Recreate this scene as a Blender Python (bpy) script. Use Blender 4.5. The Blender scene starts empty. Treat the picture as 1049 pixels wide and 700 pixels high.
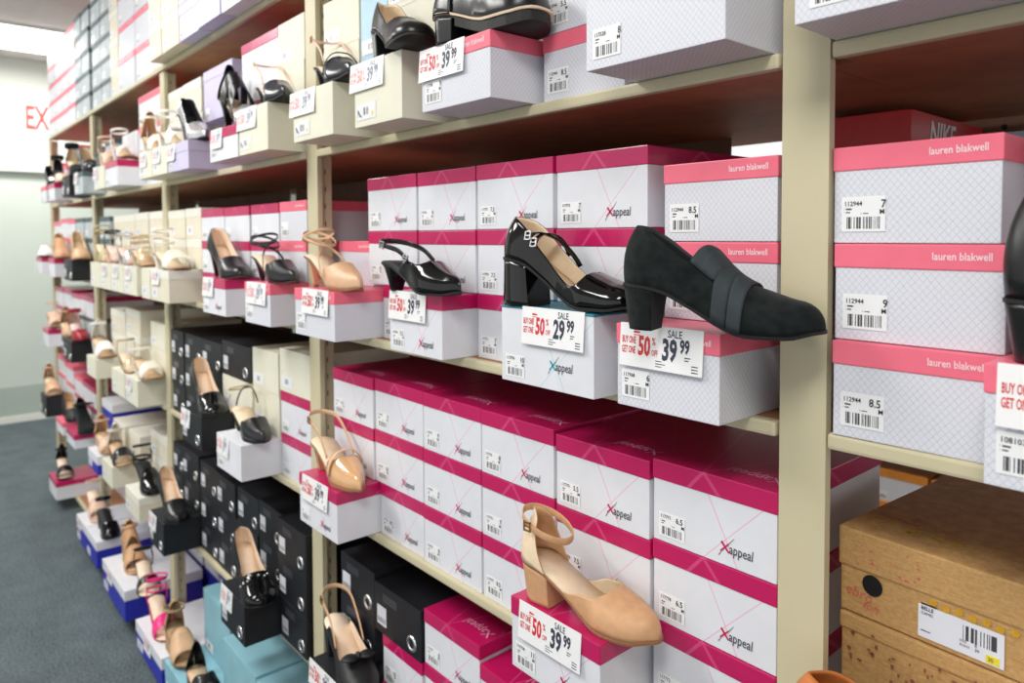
import bpy, bmesh, math, random
from mathutils import Vector, Matrix

random.seed(7)
SC = bpy.context.scene
COL = SC.collection
EYE = 1.53            # camera height; shelf fronts lie in the plane Y = 0
R = math.radians

# ------------------------------------------------------------------ helpers
def link(o, parent=None):
    COL.objects.link(o)
    if parent is not None:
        o.parent = parent
    return o

def empty(name, loc, rz=0.0, label=None, cat=None, group=None):
    o = bpy.data.objects.new(name, None)
    o.empty_display_size = 0.02
    o.location = loc
    o.rotation_euler = (0, 0, rz)
    if label: o['label'] = label
    if cat: o['category'] = cat
    if group: o['group'] = group
    return link(o)

def mobj(name, me, parent=None, loc=(0, 0, 0), rot=(0, 0, 0)):
    o = bpy.data.objects.new(name, me)
    o.location = loc
    o.rotation_euler = rot
    return link(o, parent)

def tag(o, label, cat, group=None):
    o['label'] = label; o['category'] = cat
    if group: o['group'] = group
    return o

def struct(o):
    o['kind'] = 'structure'
    return o

def bm_mesh(name, bm, mats, smooth=False):
    me = bpy.data.meshes.new(name)
    bm.normal_update()
    bm.to_mesh(me); bm.free()
    for m in mats: me.materials.append(m)
    if smooth:
        for p in me.polygons: p.use_smooth = True
    return me

def add_box(bm, x0, y0, z0, x1, y1, z1, mi=0):
    vs = [bm.verts.new((x, y, z)) for x in (x0, x1) for y in (y0, y1) for z in (z0, z1)]
    fs = []
    for idx in ((0, 1, 3, 2), (4, 6, 7, 5), (0, 4, 5, 1), (2, 3, 7, 6), (0, 2, 6, 4), (1, 5, 7, 3)):
        f = bm.faces.new([vs[i] for i in idx]); f.material_index = mi; fs.append(f)
    return fs

def box_mesh(name, dims, mats, bev=0.0, uv=False, front_mi=None, top_mi=None):
    """dims = x0,y0,z0,x1,y1,z1 ; uv layers: 'face' 0..1 per face, 'm' in metres"""
    x0, y0, z0, x1, y1, z1 = dims
    bm = bmesh.new()
    add_box(bm, *dims)
    bmesh.ops.recalc_face_normals(bm, faces=bm.faces[:])
    if bev:
        bmesh.ops.bevel(bm, geom=bm.edges[:], offset=bev, segments=2, affect='EDGES', profile=0.6)
    bm.normal_update()
    if uv:
        a = bm.loops.layers.uv.new('face'); b = bm.loops.layers.uv.new('m')
        for f in bm.faces:
            n = f.normal
            ax = max(range(3), key=lambda i: abs(n[i]))
            for l in f.loops:
                c = l.vert.co
                if ax == 1:
                    u, v, U, V = c.x - x0, c.z - z0, x1 - x0, z1 - z0
                elif ax == 0:
                    u, v, U, V = c.y - y0, c.z - z0, y1 - y0, z1 - z0
                else:
                    u, v, U, V = c.x - x0, c.y - y0, x1 - x0, y1 - y0
                l[a].uv = (u / U, v / V); l[b].uv = (u, v)
            if front_mi is not None and ax == 1 and n.y < -0.9: f.material_index = front_mi
            if top_mi is not None and ax == 2 and n.z > 0.9: f.material_index = top_mi
    return bm_mesh(name, bm, mats)

# ------------------------------------------------------------------ materials
MATS = {}
def srgb(r, g, b):
    def f(c):
        c /= 255.0
        return c / 12.92 if c <= 0.04045 else ((c + 0.055) / 1.055) ** 2.4
    return (f(r), f(g), f(b), 1)

class NT:
    def __init__(s, name):
        m = bpy.data.materials.new(name); m.use_nodes = True
        s.m = m; s.t = m.node_tree; s.n = s.t.nodes; s.l = s.t.links
        s.b = s.n['Principled BSDF']
    def node(s, typ, **kw):
        n = s.n.new(typ)
        for k, v in kw.items(): setattr(n, k, v)
        return n
    def inp(s, sock, v):
        if isinstance(v, bpy.types.NodeSocket): s.l.new(v, sock)
        else: sock.default_value = v
    def math(s, op, a, b=0.0, c=None):
        n = s.node('ShaderNodeMath', operation=op)
        s.inp(n.inputs[0], a); s.inp(n.inputs[1], b)
        if c is not None: s.inp(n.inputs[2], c)
        return n.outputs[0]
    def uv(s, layer):
        u = s.node('ShaderNodeUVMap', uv_map=layer)
        x = s.node('ShaderNodeSeparateXYZ'); s.l.new(u.outputs[0], x.inputs[0])
        return x.outputs[0], x.outputs[1]
    def mix(s, fac, a, b):
        n = s.node('ShaderNodeMix', data_type='RGBA')
        s.inp(n.inputs[0], fac); s.inp(n.inputs[6], a); s.inp(n.inputs[7], b)
        return n.outputs[2]
    def noise(s, scale, detail=2.0, coord='Object', vec=None):
        n = s.node('ShaderNodeTexNoise')
        n.inputs['Scale'].default_value = scale; n.inputs['Detail'].default_value = detail
        if vec is None:
            tc = s.node('ShaderNodeTexCoord'); s.l.new(tc.outputs[coord], n.inputs['Vector'])
        else: s.l.new(vec, n.inputs['Vector'])
        return n.outputs['Fac']
    def ramp(s, fac, p0, c0, p1, c1):
        n = s.node('ShaderNodeValToRGB')
        e = n.color_ramp.elements
        e[0].position = p0; e[0].color = c0; e[1].position = p1; e[1].color = c1
        s.inp(n.inputs[0], fac); return n.outputs[0]
    def bump(s, h, strength, dist=0.001):
        n = s.node('ShaderNodeBump'); n.inputs['Strength'].default_value = strength
        n.inputs['Distance'].default_value = dist
        s.inp(n.inputs['Height'], h); s.l.new(n.outputs[0], s.b.inputs['Normal'])

def plain(name, col, rough=0.5, var=0.05, scale=60, metal=0.0, coat=0.0, spec=0.5, bump=0.0, bscale=400, sheen=0.0):
    if name in MATS: return MATS[name]
    t = NT(name)
    if var:
        f = t.noise(scale, 3)
        d = tuple(max(0, c * (1 - var)) for c in col[:3]) + (1,)
        u = tuple(min(1, c * (1 + var)) for c in col[:3]) + (1,)
        t.inp(t.b.inputs['Base Color'], t.ramp(f, 0.3, d, 0.7, u))
    else:
        t.b.inputs['Base Color'].default_value = col
    t.b.inputs['Roughness'].default_value = rough
    t.b.inputs['Metallic'].default_value = metal
    t.b.inputs['Coat Weight'].default_value = coat
    t.b.inputs['Coat Roughness'].default_value = 0.05
    t.b.inputs['Specular IOR Level'].default_value = spec
    if sheen: t.b.inputs['Sheen Weight'].default_value = sheen
    if bump: t.bump(t.noise(bscale, 3), bump, 0.0006)
    MATS[name] = t.m
    return t.m

def line_mask(t, u, v, lines):
    """lines: (u0, v0, du/dv, halfwidth)"""
    acc = None
    for u0, v0, k, w in lines:
        e = t.math('SUBTRACT', u, t.math('MULTIPLY_ADD', t.math('SUBTRACT', v, v0), k, u0))
        m = t.math('LESS_THAN', t.math('ABSOLUTE', e), w)
        acc = m if acc is None else t.math('MAXIMUM', acc, m)
    return acc

def lined(name, base, line, lines, fac=1.0, rough=0.4, coat=0.0):
    t = NT(name)
    u, v = t.uv('face')
    m = t.math('MULTIPLY', line_mask(t, u, v, lines), fac)
    n = t.noise(25, 2)
    b2 = tuple(c * 0.95 for c in base[:3]) + (1,)
    t.inp(t.b.inputs['Base Color'], t.mix(m, t.ramp(n, .3, b2, .7, base), line))
    t.b.inputs['Roughness'].default_value = rough
    t.b.inputs['Coat Weight'].default_value = coat
    MATS[name] = t.m
    return t.m

def lattice(name, base, line, p):
    t = NT(name)
    u, v = t.uv('m')
    acc = None
    for s in (1.0, -1.0):
        a = t.math('MULTIPLY', t.math('MULTIPLY_ADD', v, s * 0.85, u), 1.0 / p)
        f = t.math('ABSOLUTE', t.math('SUBTRACT', t.math('FRACT', t.math('ADD', a, 100.0)), 0.5))
        m = t.math('LESS_THAN', f, 0.075)
        acc = m if acc is None else t.math('MAXIMUM', acc, m)
    n = t.noise(300, 2)
    m2 = t.math('MULTIPLY', acc, t.math('MULTIPLY_ADD', n, .7, .05))
    t.inp(t.b.inputs['Base Color'], t.mix(m2, base, line))
    t.b.inputs['Roughness'].default_value = 0.45
    MATS[name] = t.m
    return t.m

def barcode(name, paper, code_lo=.08, code_hi=.42, x0=.12, x1=.88, text=True):
    t = NT(name)
    u, v = t.uv('face')
    w = t.node('ShaderNodeTexWhiteNoise', noise_dimensions='1D')
    t.inp(w.inputs['W'], t.math('FLOOR', t.math('MULTIPLY', u, 84.0)))
    st = t.math('GREATER_THAN', w.outputs[0], .36)
    def band(c, lo, hi): return t.math('MULTIPLY', t.math('GREATER_THAN', c, lo), t.math('LESS_THAN', c, hi))
    m = t.math('MULTIPLY', st, t.math('MULTIPLY', band(v, code_lo, code_hi), band(u, x0, x1)))
    if text:
        w2 = t.node('ShaderNodeTexWhiteNoise', noise_dimensions='1D')
        t.inp(w2.inputs['W'], t.math('ADD', t.math('FLOOR', t.math('MULTIPLY', u, 30.0)), 77.0))
        s2 = t.math('GREATER_THAN', w2.outputs[0], .3)
        t1 = t.math('MULTIPLY', band(v, .62, .67), band(u, .06, .24))
        t2 = t.math('MULTIPLY', band(v, .53, .57), band(u, .06, .2))
        t3 = t.math('MULTIPLY', band(v, .5, .53), band(u, .45, .62))
        tt = t.math('MULTIPLY', s2, t.math('MAXIMUM', t1, t.math('MAXIMUM', t2, t3)))
        m = t.math('MAXIMUM', m, tt)
    t.inp(t.b.inputs['Base Color'], t.mix(t.math('MULTIPLY', m, .93), paper, srgb(18, 18, 20)))
    t.b.inputs['Roughness'].default_value = 0.35
    MATS[name] = t.m
    return t.m

WHITE_C = srgb(226, 228, 234)
PINK_LINE = srgb(230, 182, 206)
BODY_LINES = [(.62, .30, -.31, .005), (.62, .30, .60, .005)]
M_white = plain('white_card', WHITE_C, .42, .03, 20)
M_wx = lined('white_card_pink_lines', WHITE_C, PINK_LINE, BODY_LINES)
M_wt = lined('white_card_teal_lines', WHITE_C, srgb(190, 214, 222), BODY_LINES)
MAG = srgb(192, 22, 92)
MAG_L = srgb(222, 92, 146)
M_mag = lined('magenta_lid_card', MAG, MAG_L, [(.44, 1.0, .13, .017), (.44, 1.0, -.13, .017)], .5, .3, .15)
M_magtop = lined('magenta_lid_top', MAG, MAG_L, [(.44, 0.0, .6, .006), (.44, 0.0, -.5, .006), (.1, 1., -1.1, .004)], .6, .3, .15)
CORAL = srgb(240, 112, 134)
M_coral = plain('coral_lid_card', CORAL, .38, .04, 30)
M_lat = lattice('grey_lattice_card', srgb(220, 222, 229), srgb(166, 170, 184), .0072)
M_teal = plain('teal_lid_card', srgb(30, 130, 150), .4, .04)
M_black = plain('black_box_card', srgb(22, 24, 30), .5, .25, 40)
M_blkedge = plain('grey_embossed_foil', srgb(58, 60, 66), .35, .1)
M_cream = plain('cream_card', srgb(226, 224, 204), .5, .03, 20)
M_cream2 = plain('cream_card_warm', srgb(224, 217, 196), .5, .03, 20)
M_ivory = plain('ivory_card', srgb(232, 231, 218), .5, .03, 20)
M_lav = plain('lavender_card', srgb(204, 198, 226), .45, .03, 20)
M_sky = plain('sky_blue_card', srgb(176, 210, 226), .45, .03, 20)
M_grey = plain('grey_green_card', srgb(184, 195, 198), .5, .12, 30)
M_dkgrey = plain('slate_lid_card', srgb(84, 98, 102), .5, .1, 30)
M_blue = plain('royal_blue_card', srgb(38, 46, 170), .45, .06, 20)
M_aqua = plain('aqua_card', srgb(140, 190, 204), .5, .07, 14)
M_red = plain('red_card', srgb(170, 24, 30), .42, .06, 20)
M_orange = plain('orange_card', srgb(232, 150, 62), .5, .06, 20)
M_paper = plain('white_paper', srgb(240, 240, 240), .4, .0)
M_lab = barcode('barcode_paper', srgb(238, 239, 240))
M_labc = barcode('barcode_paper_small', srgb(232, 233, 236), .3, .75, .36, .62, False)
M_labb = barcode('grey_sticker_paper', srgb(216, 219, 224), .12, .40, .1, .9, False)
M_labk = barcode('barcode_paper_wide', srgb(226, 230, 240), .5, .86, .5, .86, False)
M_ink = plain('black_ink', srgb(20, 20, 24), .5, 0)
M_inkred = plain('red_ink', srgb(214, 44, 50), .5, 0)
M_inkmag = plain('magenta_ink', srgb(190, 20, 80), .5, 0)
M_inkteal = plain('teal_ink', srgb(30, 160, 180), .5, 0)
M_inkgrey = plain('grey_ink', srgb(62, 64, 74), .5, 0)
M_inkwhite = plain('white_ink', srgb(246, 226, 230), .5, 0)
M_inkpink = plain('rose_ink', srgb(206, 92, 88), .6, .1)
M_inkpink2 = plain('pale_magenta_ink', srgb(238, 156, 190), .5, 0)
M_glareslate = plain('slate_ink_in_glare', srgb(132, 138, 160), .5, 0)  # price print paled to stand in for glare on the cards
M_glarered = plain('red_ink_in_glare', srgb(226, 150, 152), .5, 0)  # offer print with the same glare put into its colour
M_inkcard = plain('charcoal_ink', srgb(54, 58, 78), .5, 0)
M_yel = plain('yellow_sticker', srgb(240, 224, 60), .5, 0)
M_gold = plain('gold_metal', srgb(214, 178, 120), .25, .0, metal=1.0)
M_silver = plain('silver_metal', srgb(226, 226, 228), .3, .0, metal=1.0)
M_hole = plain('finger_hole_black', srgb(8, 8, 10), .8, 0)
M_beige = plain('beige_enamel', srgb(202, 193, 160), .45, .03, 8)
M_board = plain('brown_hardboard', srgb(176, 124, 88), .62, .12, 20)
M_panel = plain('dark_hardboard', srgb(110, 78, 60), .7, .12, 12)

def kraft_mat():
    t = NT('kraft_card')
    tc = t.node('ShaderNodeTexCoord')
    mp = t.node('ShaderNodeMapping'); mp.inputs['Scale'].default_value = (1, 1, 14)
    t.l.new(tc.outputs['Object'], mp.inputs[0])
    n1 = t.noise(60, 4, vec=mp.outputs[0]); n2 = t.noise(260, 2)
    f = t.math('MULTIPLY_ADD', n1, .6, t.math('MULTIPLY', n2, .4))
    t.inp(t.b.inputs['Base Color'], t.ramp(f, .3, srgb(172, 130, 76), .7, srgb(210, 170, 112)))
    t.b.inputs['Roughness'].default_value = .7
    return t.m
M_kraft = kraft_mat()

def carpet_mat():
    t = NT('blue_grey_carpet')
    n1 = t.noise(7, 3); n2 = t.noise(120, 2)
    f = t.math('MULTIPLY_ADD', n2, .75, t.math('MULTIPLY', n1, .25))
    t.inp(t.b.inputs['Base Color'], t.ramp(f, .32, srgb(54, 64, 68), .68, srgb(108, 120, 124)))
    t.b.inputs['Roughness'].default_value = .95
    t.bump(n2, .6, .004)
    return t.m
M_carpet = carpet_mat()
M_wall = plain('pale_green_wall_paint', srgb(200, 209, 199), .6, .02, 3)
M_wallhi = plain('white_bulkhead_paint', srgb(214, 217, 208), .6, .02, 3)
M_kick = plain('grey_green_wall_base', srgb(170, 182, 172), .6, .03, 5)
M_trim = plain('off_white_trim_paint', srgb(224, 226, 216), .5, .02, 5)

def ceil_mat():
    t = NT('ceiling_tile')
    tc = t.node('ShaderNodeTexCoord')
    b = t.node('ShaderNodeTexBrick'); b.offset = 0.0
    b.inputs['Scale'].default_value = 1.0
    b.inputs['Brick Width'].default_value = 1.22; b.inputs['Row Height'].default_value = .61
    b.inputs['Mortar Size'].default_value = .012
    b.inputs['Color1'].default_value = srgb(244, 236, 233); b.inputs['Color2'].default_value = srgb(238, 228, 225)
    b.inputs['Mortar'].default_value = srgb(240, 236, 232)
    t.l.new(tc.outputs['Object'], b.inputs['Vector'])
    t.l.new(b.outputs['Color'], t.b.inputs['Base Color'])
    t.b.inputs['Roughness'].default_value = .9
    return t.m
M_ceil = ceil_mat()

def emit_mat(name, col, s):
    t = NT(name)
    t.b.inputs['Base Color'].default_value = col
    t.b.inputs['Emission Color'].default_value = col
    t.b.inputs['Emission Strength'].default_value = s
    return t.m

# shoe materials
S = {}
def leather(key, col, rough=.35, var=.06, **kw):
    S[key] = plain(key.replace(' ', '_'), col, rough, var, 80, **kw)
leather('black suede', srgb(27, 32, 32), .95, .4, bump=.6, bscale=900, sheen=.08, spec=.12)
leather('black elastic', srgb(48, 56, 59), .7, .1, bump=.4, bscale=1200, spec=.3)
leather('black patent', srgb(7, 8, 10), .07, 0, spec=.5)
leather('black leather', srgb(16, 18, 20), .3, .1)
leather('pewter leather', srgb(34, 37, 44), .22, .1)
leather('nude leather', srgb(214, 174, 136), .42, .05)
leather('nude patent', srgb(214, 168, 118), .16, .03, coat=.8)
leather('blush leather', srgb(222, 188, 164), .4, .05)
leather('tan leather', srgb(204, 158, 116), .5, .08)
leather('cognac leather', srgb(190, 112, 52), .5, .08)
leather('ivory satin', srgb(234, 228, 214), .35, .04)
leather('white leather', srgb(238, 236, 230), .35, .03)
leather('silver leather', srgb(214, 214, 216), .25, .08, metal=.7)
leather('champagne leather', srgb(206, 186, 152), .3, .1, metal=.35)
leather('sand suede', srgb(178, 150, 112), .9, .15)
leather('hot pink satin', srgb(236, 46, 130), .3, .08)
leather('red satin', srgb(150, 14, 34), .3, .05)
leather('olive gold leather', srgb(180, 168, 124), .4, .08)
leather('black satin', srgb(18, 19, 22), .5, .1)
leather('tan lining', srgb(222, 190, 154), .5, .05)
leather('sock tan', srgb(250, 226, 200), .5, .05)
leather('cream lining', srgb(232, 210, 178), .5, .05)
leather('pink lining', srgb(226, 200, 190), .5, .05)
leather('dark lining', srgb(30, 32, 34), .6, .05)
leather('rubber sole', srgb(26, 24, 24), .6, .05)
leather('tan sole', srgb(150, 104, 72), .5, .05)
leather('oxblood sole', srgb(92, 40, 40), .5, .05)

# ------------------------------------------------------------------ lettering
_TX = {}
def text_verts(body, size, offset=0.0, shear=0.0):
    key = (body, size, offset, shear)
    if key not in _TX:
        cu = bpy.data.curves.new('t', 'FONT')
        cu.body = body; cu.size = size; cu.offset = offset; cu.shear = shear
        cu.resolution_u = 2
        ob = bpy.data.objects.new('t', cu)
        me = bpy.data.meshes.new_from_object(ob)
        _TX[key] = ([tuple(v.co) for v in me.vertices], [tuple(p.vertices) for p in me.polygons])
        bpy.data.objects.remove(ob); bpy.data.curves.remove(cu); bpy.data.meshes.remove(me)
    return _TX[key]

def lettering(name, items, mats, flat=False, axis='front'):
    """items: ('t', text, x, z, size, mat, squeeze, bold, shear, tilt) or ('p', [(x,z)..], mat)"""
    bm = bmesh.new()
    def put(x, z):
        return bm.verts.new((x, z, 0) if axis == 'top' else (x, 0, z))
    for it in items:
        if it[0] == 't':
            _, s, ox, oz, size, mi, sq, bold, shear = it[:9]
            tl = it[9] if len(it) > 9 else 0.0
            vs, fs = text_verts(s, size, bold, shear)
            c, sn = math.cos(tl), math.sin(tl)
            nv = [put(ox + v[0] * sq * c - v[1] * sn, oz + v[1] * c + v[0] * sq * sn) for v in vs]
            for f in fs:
                try:
                    nf = bm.faces.new([nv[i] for i in f]); nf.material_index = mi
                except ValueError: pass
        else:
            nv = [put(x, z) for x, z in it[1]]
            nf = bm.faces.new(nv); nf.material_index = it[2]
    return bm_mesh(name, bm, mats)

def stroke(x0, z0, x1, z1, w, mi):
    dx, dz = x1 - x0, z1 - z0; L = math.hypot(dx, dz); nx, nz = -dz / L * w, dx / L * w
    return ('p', [(x0 + nx, z0 + nz), (x0 - nx, z0 - nz), (x1 - nx * .7, z1 - nz * .7), (x1 + nx * .7, z1 + nz * .7)], mi)

def disc(cx, cz, rx, rz, mi, n=14):
    return ('p', [(cx + rx * math.cos(2 * math.pi * i / n), cz + rz * math.sin(2 * math.pi * i / n)) for i in range(n)], mi)

_ME = {}
def cached(key, fn):
    if key not in _ME: _ME[key] = fn()
    return _ME[key]

def xmark(ink):
    return cached(('xmark', ink.name), lambda: lettering('brand_mark', [
        stroke(0, .0125, .0105, .0005, .0016, 0), stroke(-.0012, .0, .0105, .0122, .0011, 0),
        stroke(.0105, .0118, .0175, .0205, .0004, 1), stroke(-.004, -.006, .0, .0, .0005, 1),
        ('t', 'appeal', .0105, .0005, .0178, 1, .72, .0001, .12)], [ink, M_inkgrey]))
def lbmark():
    return cached('lb', lambda: lettering('brand_mark', [('t', 'lauren blakwell', 0, 0, .0108, 0, .8, .0001, .0)], [M_inkwhite]))
def xtop():
    return cached('xtop', lambda: lettering('lid_mark', [
        stroke(0, .02, .017, 0, .0016, 0), stroke(0, .0, .017, .02, .0012, 0),
        ('t', 'appeal', .018, .0, .028, 0, .8, 0, .1)], [M_inkpink2], axis='top'))
def labprint(no, size, sub='M'):
    return cached(('lp', no, size, sub), lambda: lettering('label_print', [
        ('t', no, .0025, .0258, .0066, 0, .92, .0001, 0), ('t', size, .0440 - .0052 * len(size), .0235, .0112, 0, .85, .0002, 0),
        ('t', sub, .0375, .0175, .0062, 0, 1, .0002, 0)], [M_ink]))

KIND = {
 'magenta': dict(lid=(M_mag, M_magtop), lh=.027, body=(M_white, M_wx), look='magenta-lidded white shoe box'),
 'lauren': dict(lid=(M_coral, M_coral), lh=.026, body=(M_lat, M_lat), look='coral-lidded grey lattice shoe box'),
 'lauren_white': dict(lid=(M_paper, M_paper), lh=.026, body=(M_lat, M_lat), look='white-lidded grey lattice shoe box'),
 'pinkwhite': dict(lid=(M_coral, M_coral), lh=.026, body=(M_white, M_white), look='pink-lidded plain white box'),
 'magwhite': dict(lid=(M_mag, M_magtop), lh=.027, body=(M_white, M_white), look='magenta-lidded plain white box'),
 'teal': dict(lid=(M_teal, M_teal), lh=.004, body=(M_white, M_wt), look='teal-edged white shoe box'),
 'black': dict(lid=None, lh=0, body=(M_black, M_black), look='black ring-hole shoe box'),
 'cream': dict(lid=None, lh=0, body=(M_cream, M_cream), look='plain cream shoe box'),
 'creamlid': dict(lid=(M_ivory, M_ivory), lh=.03, body=(M_cream2, M_cream2), look='lidded cream shoe box'),
 'lavender': dict(lid=(M_lav, M_lav), lh=.032, body=(M_lav, M_lav), look='lavender shoe box'),
 'sky': dict(lid=None, lh=0, body=(M_sky, M_sky), look='sky blue shoe box'),
 'grey': dict(lid=(M_dkgrey, M_dkgrey), lh=.024, body=(M_grey, M_grey), look='slate-lidded grey shoe box'),
 'blue': dict(lid=(M_white, M_white), lh=.04, body=(M_blue, M_blue), look='white-lidded royal blue box'),
 'aqua': dict(lid=(M_aqua, M_aqua), lh=.05, body=(M_aqua, M_aqua), look='aqua boot box'),
 'white': dict(lid=None, lh=0, body=(M_white, M_white), look='plain white shoe box'),
 'orange': dict(lid=(M_orange, M_orange), lh=.03, body=(M_white, M_white), look='orange-lidded white box'),
}
SIZES = ['7', '8.5', '6.5', '9', '10', '7.5', '8', '5.5', '11', '6']
_cnt = [0]
def shoe_box(kind, x0, x1, yf, z0, h, label, group=None, d=.285, detail=1, size=None, no='117778', rz=0.0, name='shoe_box', lidtext=False):
    K = KIND[kind]; w = x1 - x0; _cnt[0] += 1
    rr = random.Random(_cnt[0] * 31 + 5)
    root = empty(name, (x0 + w / 2, yf + d / 2, z0), rz, label, 'shoe box', group)
    hw, hd = w / 2, d / 2
    lh = K['lh']; g = .0016
    e = .0012 if lh else 0
    bb = box_mesh('body', (-hw + g + e, -hd + e, 0, hw - g - e, hd - e, h - .002 if lh else h - .0008), list(K['body']), .0012, True, front_mi=1)
    mobj('body', bb, root)
    fy = -hd + e - .0004
    if lh:
        lm = box_mesh('lid', (-hw + g, -hd, h - lh, hw - g, hd, h - .0008), list(K['lid']), .0014, True, top_mi=1)
        lo = mobj('lid', lm, root)
    sz = size or SIZES[rr.randrange(len(SIZES))]
    # size label
    if kind in ('magenta', 'lauren', 'lauren_white', 'teal', 'pinkwhite', 'magwhite', 'lavender', 'white', 'orange'):
        lw, lhh = (.045, .035) if kind.startswith('lauren') else (.041, .033)
        lw = min(lw, w * .28); lhh = lhh * lw / .043
        lx, lz = -hw + w * .055 + .002, .010 + rr.uniform(-.001, .002)
        if kind in ('magenta', 'teal'): lz = .008
        if kind.startswith('lauren'): lx = -hw + w * .07; lz = .012
        me = cached(('lab', round(lw, 3), kind == 'teal'), lambda: box_mesh('size_label', (0, -.0004, 0, lw, .0002, lhh), [M_lab], 0, True))
        lo = mobj('size_label', me, root, (lx, fy, lz))
        if detail >= 2:
            p = mobj('label_print', labprint(no, sz), lo, (0, -.0007, 0)); p.scale = (lw / .043,) * 3
    elif kind == 'black':
        me = cached('blab', lambda: box_mesh('size_label', (0, -.0004, 0, .036, .0002, .040), [M_labb], 0, True))
        mobj('size_label', me, root, (-hw + w * .07, fy, .018))
        mobj('brand_panel', cached('bpan', lambda: box_mesh('brand_panel', (0, -.0003, 0, .055, .0002, .018), [M_blkedge], 0)), root, (-hw + w * .2, fy, h - .034))
        def ring():
            bm = bmesh.new(); n = 20
            for i in range(n):
                a0, a1 = 2 * math.pi * i / n, 2 * math.pi * (i + 1) / n
                prof = [(.0095, 0), (.0095, -.0022), (.0155, -.0022), (.0165, 0)]
                for k in range(3):
                    q = [(prof[k], a0), (prof[k + 1], a0), (prof[k + 1], a1), (prof[k], a1)]
                    bm.faces.new([bm.verts.new((p[0] * math.cos(a), p[1], p[0] * math.sin(a))) for p, a in q])
            bmesh.ops.remove_doubles(bm, verts=bm.verts[:], dist=1e-6)
            bmesh.ops.recalc_face_normals(bm, faces=bm.faces[:])
            return bm_mesh('ring_hole', bm, [M_silver], True)
        ro = mobj('ring_hole', cached('ring', ring), root, (hw - w * .19, fy, .026))
        ro['label'] = 'round silver ring around the finger hole'
        mobj('hole', cached('holek', lambda: lettering('hole', [disc(0, 0, .0097, .0097, 0, 20)], [M_hole])), ro, (0, -.0004, 0))
    elif kind in ('cream', 'creamlid', 'sky', 'grey', 'blue', 'aqua'):
        me = cached('clab', lambda: box_mesh('size_label', (0, -.0004, 0, .07, .0002, .03), [M_labc], 0, True))
        lo = mobj('size_label', me, root, (-hw + w * .06, fy, .012))
        if detail >= 2 and kind == 'cream':
            def pic():
                pts = [(.004, .019), (.006, .021), (.009, .0175), (.014, .011), (.019, .0075), (.019, .0055), (.0135, .006), (.0085, .0105), (.006, .014), (.0055, .006), (.0045, .006), (.0045, .014)]
                return lettering('shoe_picture', [('p', pts, 0)] + [disc(.058, .009, .0042, .0042, 1)], [M_dkgrey, M_yel])
            mobj('shoe_picture', cached('spic', pic), lo, (0, -.0007, 0))
    # brand marks
    if kind == 'magenta' and detail >= 1:
        mobj('brand_mark', xmark(M_inkmag), root, (-hw + w * .585, fy - .0003, .0165)); 
        if lidtext:
            m = mobj('lid_mark', xtop(), root, (-hw + w * .93, -hd + .045, h), (0, 0, math.pi))
    if kind == 'teal':
        mobj('brand_mark', xmark(M_inkteal), root, (-hw + w * .56, fy - .0003, .028))
    if kind == 'lauren' and detail >= 1:
        k = mobj('brand_mark', lbmark(), root, (-hw + w * .6, -hd - .0004, h - .016))
        k.scale = (w / .165,) * 3
    return root

ORD = ['first', 'second', 'third', 'fourth', 'fifth', 'sixth', 'seventh', 'eighth']
ROWN = {1: ['only'], 2: ['lower', 'upper'], 3: ['bottom', 'middle', 'top'], 4: ['bottom', 'second', 'third', 'top'],
        5: ['bottom', 'second', 'middle', 'fourth', 'top'], 6: ['bottom', 'second', 'third', 'fourth', 'fifth', 'top']}
DISP = []        # display boxes standing proud of the stacks: x0, x1, y back, z0, z1
def stack(cols, z0, place, group, detail=1, yf=0.003, d=.285):
    """cols: (x0, x1, [kinds bottom->top], row height, dy); a display box takes the place of the box it stands in front of"""
    tot = len(cols)
    for ci, c in enumerate(cols):
        x0, x1, kinds, h = c[:4]; dy = c[4] if len(c) > 4 else 0.0
        shift = 0.0
        for ri, k in enumerate(kinds):
            row = ROWN[len(kinds)][ri]
            col = ORD[ci] + ' column' if tot > 1 else 'column'
            rr = random.Random(ci * 17 + ri * 5 + int(z0 * 1000))
            a, b, skip = x0, x1, False
            zb = z0 + ri * h + shift
            for (p, q, yb, za, zt) in DISP:
                if yb < yf + dy + .004 or za > zb + h - .006 or zt < zb + .006: continue
                ov = min(b, q) - max(a, p)
                if ov <= 0: continue
                if ov > .5 * (x1 - x0):
                    skip = True; shift += zt - (zb + h) if abs(zt - (zb + h)) < .05 else 0
                elif p > a: b = min(b, p - .002)
                else: a = max(a, q + .002)
            if skip or b - a < .06: continue
            shoe_box(k, a, b, yf + dy + rr.uniform(-.002, .003), zb, h,
                     '%s, %s of %s, %s' % (KIND[k]['look'], row, col, place), group, d, detail,
                     no='112944' if k == 'lauren' else '11777' + str(rr.randrange(10)),
                     rz=rr.uniform(-.005, .005), lidtext=(k == 'magenta' and ri == len(kinds) - 1 and detail >= 2))

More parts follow.
